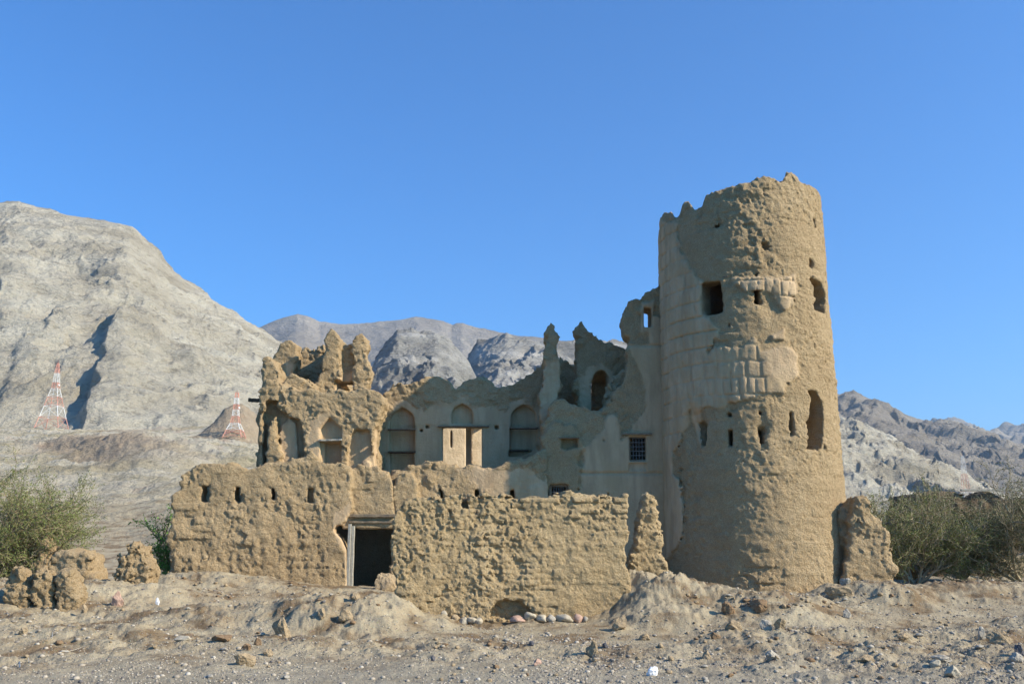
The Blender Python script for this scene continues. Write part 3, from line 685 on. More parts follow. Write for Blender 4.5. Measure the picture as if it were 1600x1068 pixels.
v.add([(436, 640), (440, 600), (455, 585), (470, 588), (485, 598), (500, 612), (505, 640)], 31.6, 32.6, 0.2)
v.add([(402, 730), (402, 706), (590, 706), (590, 730)], 31.6, 35.0, 0.05)
v.cut([(527, 597), (552, 597), (552, 613), (527, 613)], 32.75, 31.8, 34.3, 0.02)
v.cut([(411, 740), (410, 655), (414, 628), (430, 624), (438, 640), (448, 650), (466, 654), (472, 665), (476, 740)], 31.0, 30, 31.40, 0.04)
v.add([(420, 745), (420, 700), (418, 672), (424, 652), (431, 650), (434, 700), (436, 745)], 30.9, 31.6, 0.12)
v.add([(438, 745), (438, 680), (440, 664), (452, 652), (462, 660), (468, 745)], 31.22, 31.8, 0.04)
v.cut([(500, 745), (500, 669), (515, 651), (533, 668), (533, 745)], 31.0, 30, 31.22, 0.02)
v.cut([(541, 745), (541, 705), (548, 680), (556, 672), (578, 672), (586, 745)], 31.0, 30, 31.25, 0.05)
v.add([(566, 745), (566, 722), (572, 718), (578, 722), (580, 745)], 31.1, 31.6, 0.05)
v.cut([(506, 745), (506, 691), (532, 691), (532, 745)], 31.0, 30, 31.42, 0.02)
v.plaster([(438, 740), (438, 650), (475, 650), (474, 700), (462, 740)], 2, 31.2, 32); v.plaster([(484, 740), (480, 690), (483, 655), (500, 645), (515, 640), (536, 665), (536, 740)], 3, 30, 32.5)
v.plaster([(540, 740), (545, 676), (590, 668), (590, 740)], 2, 31.1, 32)
v.plaster([(447, 565), (457, 568), (458, 585), (448, 590)], 1, 32, 34); v.plaster([(524, 610), (528, 588), (552, 580), (552, 612)], 2, 32, 34)
v.noise(mudnoise(0.04, 0.6, 0.020, 0.22, 0.020, 0.09, seed=53, blk=0.06, pits=0.0), 0.45, 0.0, 0.15)
hpart('corner_block', v)

# dark lower rooms behind the doorway: back wall
v = Vol(-11.9, 6.2, 33.9, 34.7, -0.4, 4.6, 0.08)
v.add([(300, 960), (300, 745), (1045, 735), (1045, 960)], 34.1, 34.5, 0.05)
v.noise(mudnoise(0.08, 0.8, 0.04, 0.3, 0, 0.15, seed=63), 0.4)
hpart('inner_wall', v)

# sunlit wall of the yard seen through the doorway
v = Vol(-4.6, -0.2, 37.4, 41.6, 2.0, 8.0, 0.05)
v.add([(668, 800), (668, 640), (752, 640), (752, 800)], 40.9, 41.3, 0.04); v.add([(690, 662), (690, 652), (760, 652), (760, 662)], 38.9, 41.2, 0.04)  # backing of the gap; the unseen roof slab is added to keep it dark
v.add([(690, 800), (690, 640), (726, 640), (726, 800)], 38.5, 39.0, 0.04, lean=0.35)
v.add([(737, 800), (737, 640), (765, 640), (765, 800)], 39.4, 41.2, 0.04, lean=0.35)  # made deep to block the sun from the gap beside it
v.cut([(703, 700), (703, 672), (707, 672), (707, 700)], 38.6, 37.6, 38.95, 0.02)
v.plaster([(600, 500), (900, 500), (900, 900), (600, 900)], 2)
v.noise(mudnoise(0.03, 0.8, 0.02, 0.3, 0, 0.15, seed=73), 0.4)
hpart('yard_wall', v, MUD_LIT)

def beam(px0, px1, py, Y, dpt, thick, mat, parent, name='lintel', tilt=0.0):
    xa, za = PX(px0, py, Y); xb, zb = PX(px1, py, Y)
    return slab(name, ((xa + xb) / 2, Y + dpt / 2 - 0.03, za), (xb - xa, dpt, thick), 0, mat, parent, 0, tilt)
beam(684, 764, 665.5, 33.44, 0.4, 0.05, WOOD, house); beam(973, 1019, 677.5, 31.10, 0.3, 0.06, WOOD, house)
beam(606, 649, 670, 33.40, 0.34, 0.05, WOOD, house, 'shelf'); beam(606, 649, 705.5, 33.40, 0.36, 0.05, WOODD, house, 'shelf'); beam(796, 841, 668, 33.40, 0.34, 0.045, WOOD, house, 'shelf')
beam(796, 826, 703, 33.46, 0.3, 0.06, WOODD, house, 'shelf'); beam(498, 534, 687, 30.92, 0.4, 0.06, WOODG, house, 'shelf', -0.02); beam(523, 554, 596, 33.26, 0.3, 0.05, WOOD, house)
beam(388, 412, 625, 31.6, 0.12, 0.12, WOODD, house, 'beam_end', 0.06); beam(1103, 1104, 900, 31, .1, .1, WOOD, house) if False else None
beam(873, 905, 683.5, 31.02, 0.12, 0.03, WOOD, house, 'shelf')

def grille(px0, px1, py0, py1, Y, nx, ny):
    """wooden frame with iron bars, a part of the fort with sub-parts"""
    xa, za = PX(px0, py1, Y); xb, zb = PX(px1, py0, Y); t = 0.075
    fr = link('window_frame', bpy.data.meshes.new('window_frame'), IRON if False else WOOD, house, ((xa + xb) / 2, Y, (za + zb) / 2), False)
    def boxes(L):
        V, Fc = [], []
        for (cx, cy, cz, sx, sy, sz) in L:
            b = len(V)
            for i in (-.5, .5):
                for j in (-.5, .5):
                    for k in (-.5, .5): V.append((cx + i * sx, cy + j * sy, cz + k * sz))
            for f in ((0, 1, 3, 2), (4, 6, 7, 5), (0, 4, 5, 1), (2, 3, 7, 6), (0, 2, 6, 4), (1, 5, 7, 3)): Fc.append([b + q for q in f])
        return V, Fc
    W, H = xb - xa, zb - za
    V, Fc = boxes([(-W / 2 + t / 2, 0, 0, t, 0.1, H), (W / 2 - t / 2, 0, 0, t, 0.1, H), (0, 0, H / 2 - t / 2, W - 2 * t, 0.096, t), (0, 0, -H / 2 + t / 2, W - 2 * t, 0.096, t)])
    fr.data.from_pydata(V, [], Fc)
    for i in range(1, nx):
        V, Fc = boxes([(-W / 2 + t + (W - 2 * t) * i / nx, 0, 0, 0.022, 0.022, H - 2 * t)]); me = bpy.data.meshes.new('bar'); me.from_pydata(V, [], Fc)
        o = link('bar', me, IRON, None, (0, 0, 0), False); o.parent = fr
    for i in range(1, ny):
        V, Fc = boxes([(0, -0.012, -H / 2 + t + (H - 2 * t) * i / ny, W - 2 * t, 0.02, 0.022)]); me = bpy.data.meshes.new('bar'); me.from_pydata(V, [], Fc)
        o = link('bar', me, IRON, None, (0, 0, 0), False); o.parent = fr
grille(981.5, 1011, 680.5, 721.5, 31.3, 5, 5); grille(858.5, 887.5, 756.5, 788, 31.3, 6, 3)

# ---- perimeter wall on the left with its doorway
LX, LY = -7.5, 30.0
lw = empty('boundary_wall', (LX, LY, 0.4), 'long lumpy mud wall with four loopholes left of the doorway', 'wall')
G_ = [(262, 960), (264, 860), (266, 815), (270, 790), (277, 770), (286, 750), (291, 738), (300, 729), (318, 724), (335, 723), (350, 727), (362, 721), (380, 730), (400, 730), (415, 722), (440, 722), (455, 716), (475, 712), (485, 702), (492, 712), (500, 722), (530, 722), (540, 726), (548, 738), (546, 765), (549, 785), (546, 800), (535, 815), (524, 820), (520, 832), (532, 845), (539, 860), (540, 960)]
x0, x1, z0, z1 = bounds([(255, 960), (640, 700)], 30.0)
v = Vol(x0, x1, 29.3, 31.3, -0.6, z1 + 0.2, 0.045)
v.add(G_, 30.0, 30.7, 0.16, lean=0.07)
v.add([(535, 826), (535, 735), (560, 724), (590, 727), (606, 735), (612, 750), (622, 826)], 30.45, 30.9, 0.10)
for (px, w_, h0, h1) in ((321, 4.5, 760, 782), (371, 3.2, 761, 781), (425.5, 3.6, 761, 780), (483.5, 3.6, 763, 784)):
    v.cut([(px - w_ * .6, h0), (px + w_, h0 + 1), (px + w_ * .9, h1), (px - w_, h1 - 1)], 30.0, 29, 31 if px < 450 else 30.3, 0.02)
v.plaster([(520, 812), (524, 800), (538, 790), (548, 780), (549, 960), (540, 960), (538, 860), (526, 845)], 1.5, 29, 30.6);
v.noise(mudnoise(0.08, 0.8, 0.020, 0.20, 0.020, 0.09, seed=83, streak=1.6, crs=0.22, pits=0.01), 0.4, 0.01, 0.1)
link('wall', v.mesh('wall', (LX, LY, 0.4)), MUD, lw, (LX, LY, 0.4))
ld = beam(544, 617, 805, 30.36, 0.5, 0.10, WOOD, lw); beam(546, 615, 815, 30.42, 0.4, 0.07, WOOD, lw)
def post(px0, px1, py0, py1, Y, dpt, mat, parent, name):
    xa, _ = PX(px0, (py0 + py1) / 2, Y); xb, _ = PX(px1, (py0 + py1) / 2, Y); _, z0 = PX(px0, py1, Y); _, z1 = PX(px0, py0, Y)
    o = slab(name, ((xa + xb) / 2, Y + dpt / 2, (z0 + z1) / 2), (z1 - z0, dpt, xb - xa), 0, mat, parent); o.rotation_euler = (0, math.pi / 2, 0); return o
post(541.5, 546, 818, 955, 30.22, 0.16, WOODG, lw, 'door_frame'); post(547, 551.5, 821, 955, 30.32, 0.16, WOODG, lw, 'door_frame')

# ---- projecting front wall (nearest), with the stone footing in front of it
FX_, FY_ = 0.0, 22.0
H_ = [(628, 1010), (622, 930), (619, 900), (616, 870), (617, 840), (620, 812), (628, 792), (642, 780), (660, 777), (700, 776), (722, 772), (745, 774), (775, 772), (800, 776), (835, 772), (870, 771), (890, 767), (905, 769), (925, 773), (950, 771), (972, 774), (983, 770), (985, 782), (982, 805), (985, 830), (979, 850), (981, 880), (988, 900), (998, 930), (990, 1010)]
x0, x1, z0, z1 = bounds(H_, 22.0, 0.3)
v = Vol(x0, x1, 21.4, 23.3, -0.6, z1, 0.03)
v.add(H_, 22.0, 22.7, 0.12, lean=0.12)
v.cut([(764, 968), (765, 950), (772, 941), (790, 936), (812, 940), (828, 952), (834, 966), (820, 968)], 22.0, 21, 22.22, 0.03)
v.cut([(723, 790), (724, 772), (728, 772), (728, 792)], 22, 21, 22.12, 0.02)
v.noise(mudnoise(0.08, 0.7, 0.021, 0.12, 0.022, 0.065, seed=93, crs=0.12, pits=0.015), 0.3)
link('courtyard_wall', v.mesh('courtyard_wall', (FX_, FY_, 0)), MUD_Y, None, (FX_, FY_, 0))
tag(bpy.data.objects['courtyard_wall'], 'broad crumbling yellow mud brick wall in front with a hollow at its foot', 'wall')

def rubble_piece(name, label, parts, Y, h, seed, mat=MUD, cat='wall', a=(0.09, 0.5, 0.022, 0.22, 0.018, 0.1), z0=-0.4, group=None):
    allp = [p for q, _, _ in parts for p in q]; x0, x1, _, z1 = bounds(allp, Y, 0.4)
    y0 = min(q[1] for q in parts) - 0.4; y1 = max(q[2] for q in parts) + 0.4
    xm = (x0 + x1) / 2; g = float(ground_z(xm, Y))
    v = Vol(x0, x1, y0, y1, g - 0.6, z1, h)
    for q, ya, yb in parts: v.add(q, ya, yb, 0.3, 0.1)
    v.noise(mudnoise(*a, seed=seed, blk=0.05), 0.45)
    return tag(link(name, v.mesh(name, (xm, Y, g)), mat, None, (xm, Y, g)), label, cat, group)
rubble_piece('wall_remnant', 'narrow ragged mud pillar standing right of the front wall', [([(980, 960), (982, 905), (986, 872), (992, 840), (995, 812), (1000, 795), (1004, 785), (1007, 772), (1013, 769), (1021, 776), (1028, 786), (1029, 800), (1026, 812), (1034, 830), (1035, 850), (1032, 865), (1042, 885), (1050, 905), (1060, 960)], 23.2, 23.9)], 23.2, 0.03, 103, MUD_Y, a=(0.06, 0.5, 0.06, 0.2, 0.03, 0.1))
rubble_piece('wall_remnant', 'stepped mud wall fragment against the right foot of the round tower', [
    ([(1316, 960), (1318, 900), (1326, 870), (1328, 830), (1332, 790), (1340, 778), (1352, 775), (1357, 784), (1362, 800), (1376, 808), (1380, 822), (1390, 828), (1393, 850), (1396, 868), (1403, 884), (1401, 905), (1404, 960)], 28.6, 29.3),
    ([(1310, 960), (1312, 890), (1322, 868), (1311, 840), (1308, 812), (1316, 792), (1328, 782), (1344, 777), (1350, 960)], 29.0, 30.2)], 28.6, 0.04, 113)
rubble_piece('wall_remnant', 'short square mud stump between the left bush and the long wall', [([(178, 960), (180, 900), (179, 874), (186, 868), (195, 866), (197, 852), (208, 846), (218, 852), (222, 864), (230, 876), (233, 900), (234, 960)], 24.5, 25.2)], 24.5, 0.035, 123, MUD, a=(0.06, 0.5, 0.05, 0.24, 0.02, 0.1))
rubble_piece('wall_remnant', 'smooth rounded mud hump in front of the left bush', [([(66, 960), (68, 900), (76, 868), (92, 858), (104, 856), (116, 862), (132, 860), (142, 876), (148, 895), (150, 960)], 25.6, 26.6)], 25.6, 0.04, 133, MUD, a=(0.05, 0.6, 0.03, 0.3, 0.01, 0.1))
rubble_piece('wall_remnant', 'small mud knob poking up behind the rounded hump', [([(52, 900), (54, 862), (56, 844), (64, 836), (72, 842), (76, 862), (78, 900)], 27.2, 27.7)], 27.2, 0.04, 143, MUD, a=(0.06, 0.5, 0.05, 0.24, 0.02, 0.1))
for i, (c_, hgt, lab) in enumerate(((26, 884, 'leftmost of three low crumbled mud lumps at the left edge'), (66, 886, 'middle of three low crumbled mud lumps, ochre stained'), (102, 888, 'rightmost of three low crumbled mud lumps near the rounded hump'))):
    rubble_piece('mud_lump', lab, [([(c_ - 18, 960), (c_ - 17, 918), (c_ - 13, hgt + 12), (c_ - 5, hgt), (c_ + 6, hgt + 3), (c_ + 11, hgt + 14), (c_ + 16, 920), (c_ + 17, 960)], 21.6, 22.1)], 21.6, 0.026, 150 + i * 7, MUD, 'mud lump', (0.08, 0.35, 0.02, 0.18, 0.015, 0.09))

# ------------------------------------------------------------------ stones
import bmesh
def stone_mesh(name, size, seed, rough=0.25, flat=0.7, facets=5, sub=3):
    rs = np.random.default_rng(seed); bm = bmesh.new(); bmesh.ops.create_icosphere(bm, subdivisions=sub, radius=0.5)
    co = np.array([v.co[:] for v in bm.verts]); co[:, 0] += 0.12 * co[:, 2] * np.clip(rs.normal(), -1, 1); co[:, :2] *= (1 - 0.25 * rs.random() * co[:, 2:3])
    for _ in range(facets * 3):
        n = rs.normal(size=3); n /= np.linalg.norm(n); d = rs.uniform(0.27, 0.45); k = co @ n
        co -= np.maximum(k - d, 0)[:, None] * n
    x, y, z = (co * 1.0).T
    f = 1 + rough * 1.3 * fbm(x + seed, y, z, 0.45, 4, 0.65, seed=seed % 50); co *= f[:, None]
    co *= np.array(size) * np.array([1, 1, flat])
    for v, c in zip(bm.verts, co): v.co = c
    me = bpy.data.meshes.new(name); bm.to_mesh(me); bm.free(); return me
ST_TAN = simple('tan_clod', (0.35, 0.265, 0.165), 0.95, 0.25, 14, 0.03)
ST_BRN = simple('brown_clod', (0.25, 0.165, 0.095), 0.95, 0.3, 14, 0.03)
ST_WHT = simple('white_stone', (0.41, 0.355, 0.265), 0.85, 0.12, 9, 0.012)
ST_GRY = simple('grey_stone', (0.34, 0.305, 0.25), 0.9, 0.22, 12, 0.015)
ST_PNK = simple('pinkish_stone', (0.42, 0.28, 0.21), 0.9, 0.15, 10, 0.012)
ST_DRK = simple('dark_stone', (0.12, 0.115, 0.12), 0.9, 0.3, 12, 0.02)
PLAST = simple('white_plastic', (0.80, 0.80, 0.80), 0.4, 0.05, 5, 0.003)
BONE = simple('bleached_wood', (0.56, 0.51, 0.42), 0.8, 0.15, 20, 0.004)
def nm_smooth(mat): return mat in (ST_WHT, PLAST)
def rock(px, py, wpx, hpx, mat, name, label, cat, seed, flat=None, group=None, rough=0.25, sink=0.18, rz=None):
    """a stone whose foot is at pixel (px, py) on the ground"""
    x, y, z = hit(px, py); W = wpx * y / FOC; H = hpx * y / FOC
    me = stone_mesh(name, (W * 1.05, W * 0.8, H * 1.35), seed, rough * 1.5, 1.0, 5, 4)
    o = link(name, me, mat, None, (x, y + W * 0.3, float(ground_z(x, y + W * 0.3)) + H * 0.5 - sink * H), nm_smooth(mat))
    o.rotation_euler = (0, 0, 0) if rz is None else (0, 0, rz)
    return tag(o, label, cat, group)
ROCKS = [
 (437, 993, 36, 30, ST_TAN, 'boulder', 'largest tan boulder on the bare ground left of the front wall'),
 (378, 1040, 30, 20, ST_TAN, 'boulder', 'cracked mud block amid clods at the lower left'),
 (345, 1003, 34, 9, ST_BRN, 'clod', 'flat reddish clod right of the white stone'),
 (401, 1008, 12, 10, ST_BRN, 'clod', 'small brown clod beside the largest tan boulder'),
 (418, 1025, 18, 12, ST_TAN, 'clod', 'low tan clod just right of the cracked mud block'),
 (385, 1016, 14, 9, ST_BRN, 'clod', 'dark brown clod above the cracked mud block'),
 (539, 972, 24, 18, ST_TAN, 'boulder', 'tan boulder on the slope below the doorway'),
 (500, 972, 16, 15, ST_TAN, 'boulder', 'small upright clod left of the boulder below the doorway'),
 (602, 922, 34, 32, ST_TAN, 'boulder', 'tan boulder standing in the doorway'),
 (553, 940, 18, 10, ST_TAN, 'clod', 'flat clod on the mound in front of the door frame'),
 (180, 945, 20, 20, ST_PNK, 'clod', 'knobbly clod in front of the square mud stump'),
 (130, 957, 12, 12, ST_TAN, 'clod', 'pointed clod on the bare slope at the left'),
 (33, 992, 14, 10, ST_TAN, 'clod', 'dark little clod at the far left of the open ground'),
 (928, 1022, 20, 20, ST_TAN, 'boulder', 'tan round stone on the gravel right of the wall footing'),
 (946, 1012, 10, 8, ST_DRK, 'stone', 'small dark stone touching the tan round one'),
 (840, 1038, 14, 9, ST_PNK, 'stone', 'lone pinkish stone on the gravel below the wall'),
 (970, 985, 26, 22, ST_TAN, 'boulder', 'tan boulder at the right end of the wall footing'),
 (676, 1033, 8, 7, ST_DRK, 'stone', 'bluish dark pebble on the gravel left of centre'),
 (830, 1010, 9, 7, ST_DRK, 'stone', 'small dark pebble below the cobble row'),
 (1020, 1055, 17, 13, PLAST, 'plastic_scrap', 'crumpled white plastic scrap lying on the gravel'),
 (1312, 935, 38, 22, ST_TAN, 'boulder', 'smooth tan boulder on the mound at the foot of the tower'),
 (1322, 912, 16, 12, ST_GRY, 'stone', 'small stone behind the smooth tan boulder near the tower'),
 (1325, 966, 16, 13, ST_GRY, 'stone', 'grey stone below the smooth tan boulder'),
 (1140, 962, 24, 16, ST_BRN, 'clod', 'dark brown clod on the mound left of the tower foot'),
 (1190, 958, 30, 15, ST_BRN, 'clod', 'broad dark brown clod in front of the tower'),
 (1147, 983, 26, 16, ST_TAN, 'boulder', 'tan block amid brown clods below the tower'),
 (1198, 984, 20, 16, ST_GRY, 'stone', 'pale pointed stone amid brown clods below the tower'),
 (1220, 982, 18, 14, ST_TAN, 'clod', 'tan clod just right of the pale pointed stone'),
 (1120, 998, 16, 11, ST_BRN, 'clod', 'brown clod lowest of those below the tower'),
 (1270, 992, 12, 11, ST_TAN, 'stone', 'small tan stone on open gravel right of centre'),
 (1208, 1030, 26, 14, ST_GRY, 'stone', 'greyish flat stone at the lower right of centre'),
 (1356, 1033, 36, 10, ST_TAN, 'stone', 'long flat tan stone on the gravel at the right'),
 (1464, 1042, 18, 11, ST_WHT, 'stone', 'white flat stone, leftmost of the pale pair at the lower right'),
 (1492, 1058, 24, 18, ST_WHT, 'stone', 'white rounded stone, nearest of the pale stones at the lower right'),
 (1474, 1037, 34, 10, ST_GRY, 'stone', 'grey slab behind the pale stones at the lower right'),
 (1566, 1005, 34, 24, ST_TAN, 'boulder', 'square tan block near the right edge'),
 (1535, 1000, 12, 18, ST_GRY, 'stone', 'upright grey stone left of the square tan block'),
 (1596, 1028, 18, 18, ST_DRK, 'boulder', 'dark boulder cut by the right edge of the view'),
 (1590, 1035, 22, 14, ST_GRY, 'stone', 'grey stone in front of the dark boulder at the right edge'),
 (1415, 1003, 20, 10, ST_TAN, 'clod', 'low clod on the gravel left of the square tan block'),
 (1105, 1030, 18, 14, ST_TAN, 'clod', 'tan clod on the gravel below the mud pillar'),
 (1010, 1000, 20, 10, ST_TAN, 'clod', 'tan clod on the slope below the mud pillar'),
]
for i, (px, py, w_, h_, m_, nm, lab) in enumerate(ROCKS):
    rock(px, py, w_, h_, m_, nm, lab, {'boulder': 'boulder', 'clod': 'clod', 'stone': 'stone', 'plastic_scrap': 'litter'}[nm], 200 + i * 3, rz=(i * 1.3) % 0.7 - 0.35)
rock(285, 1001, 30, 7, ST_WHT, 'stone', 'flat white stone on the bare ground at the lower left', 'stone', 401)
o = rock(245, 945, 5, 13, PLAST, 'plastic_scrap', 'thin white upright scrap below the square mud stump', 'litter', 402)
# cobbles of the wall's footing
FOOT = [(694, 984, 10, 9, ST_WHT, 'round cream'), (711, 987, 16, 12, ST_TAN, 'tan oval'), (725, 984, 14, 14, ST_WHT, 'tall cream'), (736, 986, 16, 12, ST_WHT, 'tilted white'), (747, 984, 12, 11, ST_WHT, 'small round pale'),
        (809, 985, 24, 11, ST_PNK, 'long reddish'), (828, 988, 18, 14, ST_WHT, 'round buff'), (846, 989, 22, 12, ST_WHT, 'oval grey white'), (860, 986, 18, 12, ST_GRY, 'tilted grey'), (881, 986, 28, 13, ST_WHT, 'largest pale'), (901, 986, 16, 14, ST_PNK, 'pinkish upright'), (914, 984, 12, 10, ST_GRY, 'small grey')]
for i, (px, py, w_, h_, m_, lab) in enumerate(FOOT):
    x, _ = PX(px, py, 21.72); g = float(ground_z(x, 21.72)); W = w_ * 21.7 / FOC; H = h_ * 21.7 / FOC
    me = stone_mesh('cobble', (W * 1.08, W, H * 1.15), 500 + i * 3, 0.28, 1.0, 3)
    side = 'left part' if px < 770 else 'right part'
    o = link('cobble', me, m_, None, (x, 21.70, g + H * 0.30)); tag(o, f'{lab} cobble in the {side} of the footing row under the front wall', 'cobble', 'cobbles along the foot of the front wall')

# scattered small stones, alike
srnd = random.Random(5); protos = [stone_mesh('small_stone', (1, 0.8, 0.6), 600 + i, 0.3, 1.0, 5, 2) for i in range(8)]
mats = [ST_TAN, ST_GRY, ST_BRN, ST_TAN]
for i, me in enumerate(protos): me.materials.append(mats[i % 4]); me.polygons.foreach_set('use_smooth', np.ones(len(me.polygons), bool))
placed = 0
while placed < 170:
    px = srnd.uniform(0, 1600); py = srnd.uniform(925, 1066)
    if 615 < px < 990 and py < 992: continue
    if px < 600 and srnd.random() < 0.45: continue
    x, y, z = hit(px, py, 30)
    s_ = srnd.uniform(0.05, 0.13) * (1.5 if srnd.random() < 0.15 else 1)
    o = bpy.data.objects.new('small_stone', protos[placed % 8]); COL.objects.link(o); o.location = (x, y, z + 0.12 * s_)
    o.scale = (s_, s_, s_ * srnd.uniform(0.7, 1.2)); o.rotation_euler = (0, 0, srnd.uniform(0, 6.28)); placed += 1
    tag(o, 'small rough stone or clod scattered on the bare ground', 'stone', 'small stones scattered on the bare ground')

k2 = 0
while k2 < 80:
    a_ = srnd.random() < 0.5; px = srnd.uniform(270, 540) if a_ else srnd.uniform(1060, 1400); py = srnd.uniform(900, 932) if a_ else srnd.uniform(925, 950)
    x, y, z = hit(px, py, 31)
    if y > 29.4: continue
    s_ = srnd.uniform(0.05, 0.16); o = bpy.data.objects.new('small_stone', protos[k2 % 8]); COL.objects.link(o); o.location = (x, y, z + 0.1 * s_)
    o.scale = (s_, s_, s_ * srnd.uniform(0.6, 1.1)); o.rotation_euler = (0, 0, srnd.uniform(0, 6.28)); k2 += 1
    tag(o, 'small rough stone or clod scattered on the bare ground', 'stone', 'small stones scattered on the bare ground')

# gravel: one sheet of many tiny stones
def gravel():
    rs = np.random.default_rng(9); n = 60000
    t = (1 + 5 ** .5) / 2
    ico = np.array([(-1, t, 0), (1, t, 0), (-1, -t, 0), (1, -t, 0), (0, -1, t), (0, 1, t), (0, -1, -t), (0, 1, -t), (t, 0, -1), (t, 0, 1), (-t, 0, -1), (-t, 0, 1)]) / 1.9
    fac = np.array([(0, 11, 5), (0, 5, 1), (0, 1, 7), (0, 7, 10), (0, 10, 11), (1, 5, 9), (5, 11, 4), (11, 10, 2), (10, 7, 6), (7, 1, 8), (3, 9, 4), (3, 4, 2), (3, 2, 6), (3, 6, 8), (3, 8, 9), (4, 9, 5), (2, 4, 11), (6, 2, 10), (8, 6, 7), (9, 8, 1)])
    y = 10.5 + 17 * rs.random(n) ** 1.25; u = rs.uniform(-0.62, 0.62, n); x = u * y
    dens = 0.1 + 0.9 * sstep(-0.35, 0.35, fbm(x, y, x * 0, 1.8, 3, seed=91)) * np.where(x < -1.5, 0.45, 1.0)
    keep = (rs.random(n) < 0.15 + dens) & ~((np.abs(x) < 2.6) & (y > 21.6)); x = x[keep]; y = y[keep]; n = len(x)
    s_ = 0.008 + 0.012 * rs.random(n) ** 2 + 0.034 * (rs.random(n) < 0.07) * rs.random(n)
    z = ground_z(x, y) + 0.15 * s_
    P = ico[None] * (1 + 0.35 * (rs.random((n, 12, 1)) - 0.5)) * (s_[:, None, None] * np.array([1.15, 1, 0.65]))
    a = rs.random(n) * 6.28; c, sn = np.cos(a)[:, None], np.sin(a)[:, None]
    X = P[..., 0] * c - P[..., 1] * sn + x[:, None]; Y = P[..., 0] * sn + P[..., 1] * c + y[:, None]; Z = P[..., 2] + z[:, None]
    V = np.stack([X, Y, Z], -1).reshape(-1, 3); Fc = (fac[None] + (np.arange(n) * 12)[:, None, None]).reshape(-1, 3)
    return np_mesh('gravel', V, Fc, {'tone': np.repeat(rs.random(n), 12)})
m, nt, b = newmat('gravel'); nt.links.new(ramp(nt, attr(nt, 'tone'), [(0.0, (0.13, 0.12, 0.115)), (0.25, (0.27, 0.23, 0.18)), (0.6, (0.37, 0.32, 0.25)), (0.9, (0.40, 0.35, 0.28)), (1.0, (0.46, 0.42, 0.35))]), b.inputs['Base Color'])
tag(link('gravel', gravel(), m, smooth=False), kind='stuff', label='fine grey and tan gravel on the track and slopes')

# twigs lying on the ground at the left
for i, (xa, ya, xb, yb) in enumerate(((72, 1006, 93, 982), (86, 1022, 128, 1012), (94, 1018, 104, 1023), (30, 1045, 46, 1028))):
    A_ = hit(xa, ya); B_ = hit(xb, yb); L = math.dist(A_, B_); P = []
    for t in np.linspace(0, 1, 9):
        wv = 0.05 * math.sin(t * 7 + i); P.append((A_[0] + (B_[0] - A_[0]) * t + wv * 0.4, A_[1] + (B_[1] - A_[1]) * t + wv, float(ground_z(A_[0] + (B_[0] - A_[0]) * t, A_[1] + (B_[1] - A_[1]) * t)) + 0.02))
    vs_, fs = [], []
    for k, p in enumerate(P):
        r_ = 0.012 * (1 - 0.6 * k / 8)
        for q in range(5): vs_.append((p[0] - P[0][0] + r_ * math.cos(q * 1.257), p[1] - P[0][1] + r_ * math.sin(q * 1.257), p[2] - P[0][2] + r_ * math.sin(q * 1.257 + 1)))
    for k in range(8):
        for q in range(5): fs.append((k * 5 + q, k * 5 + (q + 1) % 5, k * 5 + 5 + (q + 1) % 5, k * 5 + 5 + q))
    me = bpy.data.meshes.new('twig'); me.from_pydata(vs_, [], fs)
    tag(link('twig', me, BONE, None, P[0]), ['bleached twig slanting up on the bare ground at the left', 'long dry twig lying below the slanting one', 'short twig crossing the end of the long dry one', 'thin twig nearest the lower left corner'][i], 'twig')

# ------------------------------------------------------------------ thorn bushes and trees
def tubes(segs, sides=3):
    """segs: list of (p0, p1, r0, r1)"""
    a = np.array([s_[0] for s_ in segs]); b = np.array([s_[1] for s_ in segs]); r0 = np.array([s_[2] for s_ in segs]); r1 = np.array([s_[3] for s_ in segs])
    d = b - a; d /= np.linalg.norm(d, axis=1)[:, None] + 1e-9
    up = np.where(np.abs(d[:, 2:3]) > 0.9, np.array([[1., 0, 0]]), np.array([[0., 0, 1]])); u = np.cross(d, up); u /= np.linalg.norm(u, axis=1)[:, None]; w_ = np.cross(d, u)
    n = len(segs); V = np.zeros((n, 2, sides, 3))
    for k in range(sides):
        c, s_ = math.cos(k * 2 * math.pi / sides), math.sin(k * 2 * math.pi / sides)
        V[:, 0, k] = a + (u * c + w_ * s_) * r0[:, None]; V[:, 1, k] = b + (u * c + w_ * s_) * r1[:, None]
    base = (np.arange(n) * 2 * sides)[:, None]; Fc = []
    for k in range(sides):
        k2 = (k + 1) % sides; Fc.append(np.concatenate([base + k, base + k2, base + sides + k2, base + sides + k], 1))
    return V.reshape(-1, 3), np.stack(Fc, 1).reshape(-1, 4)
def leaf_quads(P, D, rs, ln=0.05, wd=0.012):
    n = len(P); d = D + rs.normal(scale=0.7, size=(n, 3)); d /= np.linalg.norm(d, axis=1)[:, None]
    u = np.cross(d, rs.normal(size=(n, 3))); u /= np.linalg.norm(u, axis=1)[:, None]
    l = (ln * rs.uniform(0.6, 1.4, n))[:, None]; w_ = (wd * rs.uniform(0.7, 1.3, n))[:, None]
    V = np.stack([P, P + d * l * 0.5 + u * w_, P + d * l, P + d * l * 0.5 - u * w_], 1).reshape(-1, 3)
    return V, np.arange(n * 4).reshape(n, 4)
def twig_mat(name, c): return simple(name, c, 0.9, 0.25, 6, 0)
def leaf_mat(name, c0, c1):
    m, nt, b = newmat(name, 0.7)
    nt.links.new(ramp(nt, attr(nt, 'tone'), [(0, c0), (1, c1)]), b.inputs['Base Color'])
    return m
BRANCH = twig_mat('thorn_branch', (0.32, 0.25, 0.16)); BRANCH_G = twig_mat('grey_thorn_branch', (0.34, 0.29, 0.20))
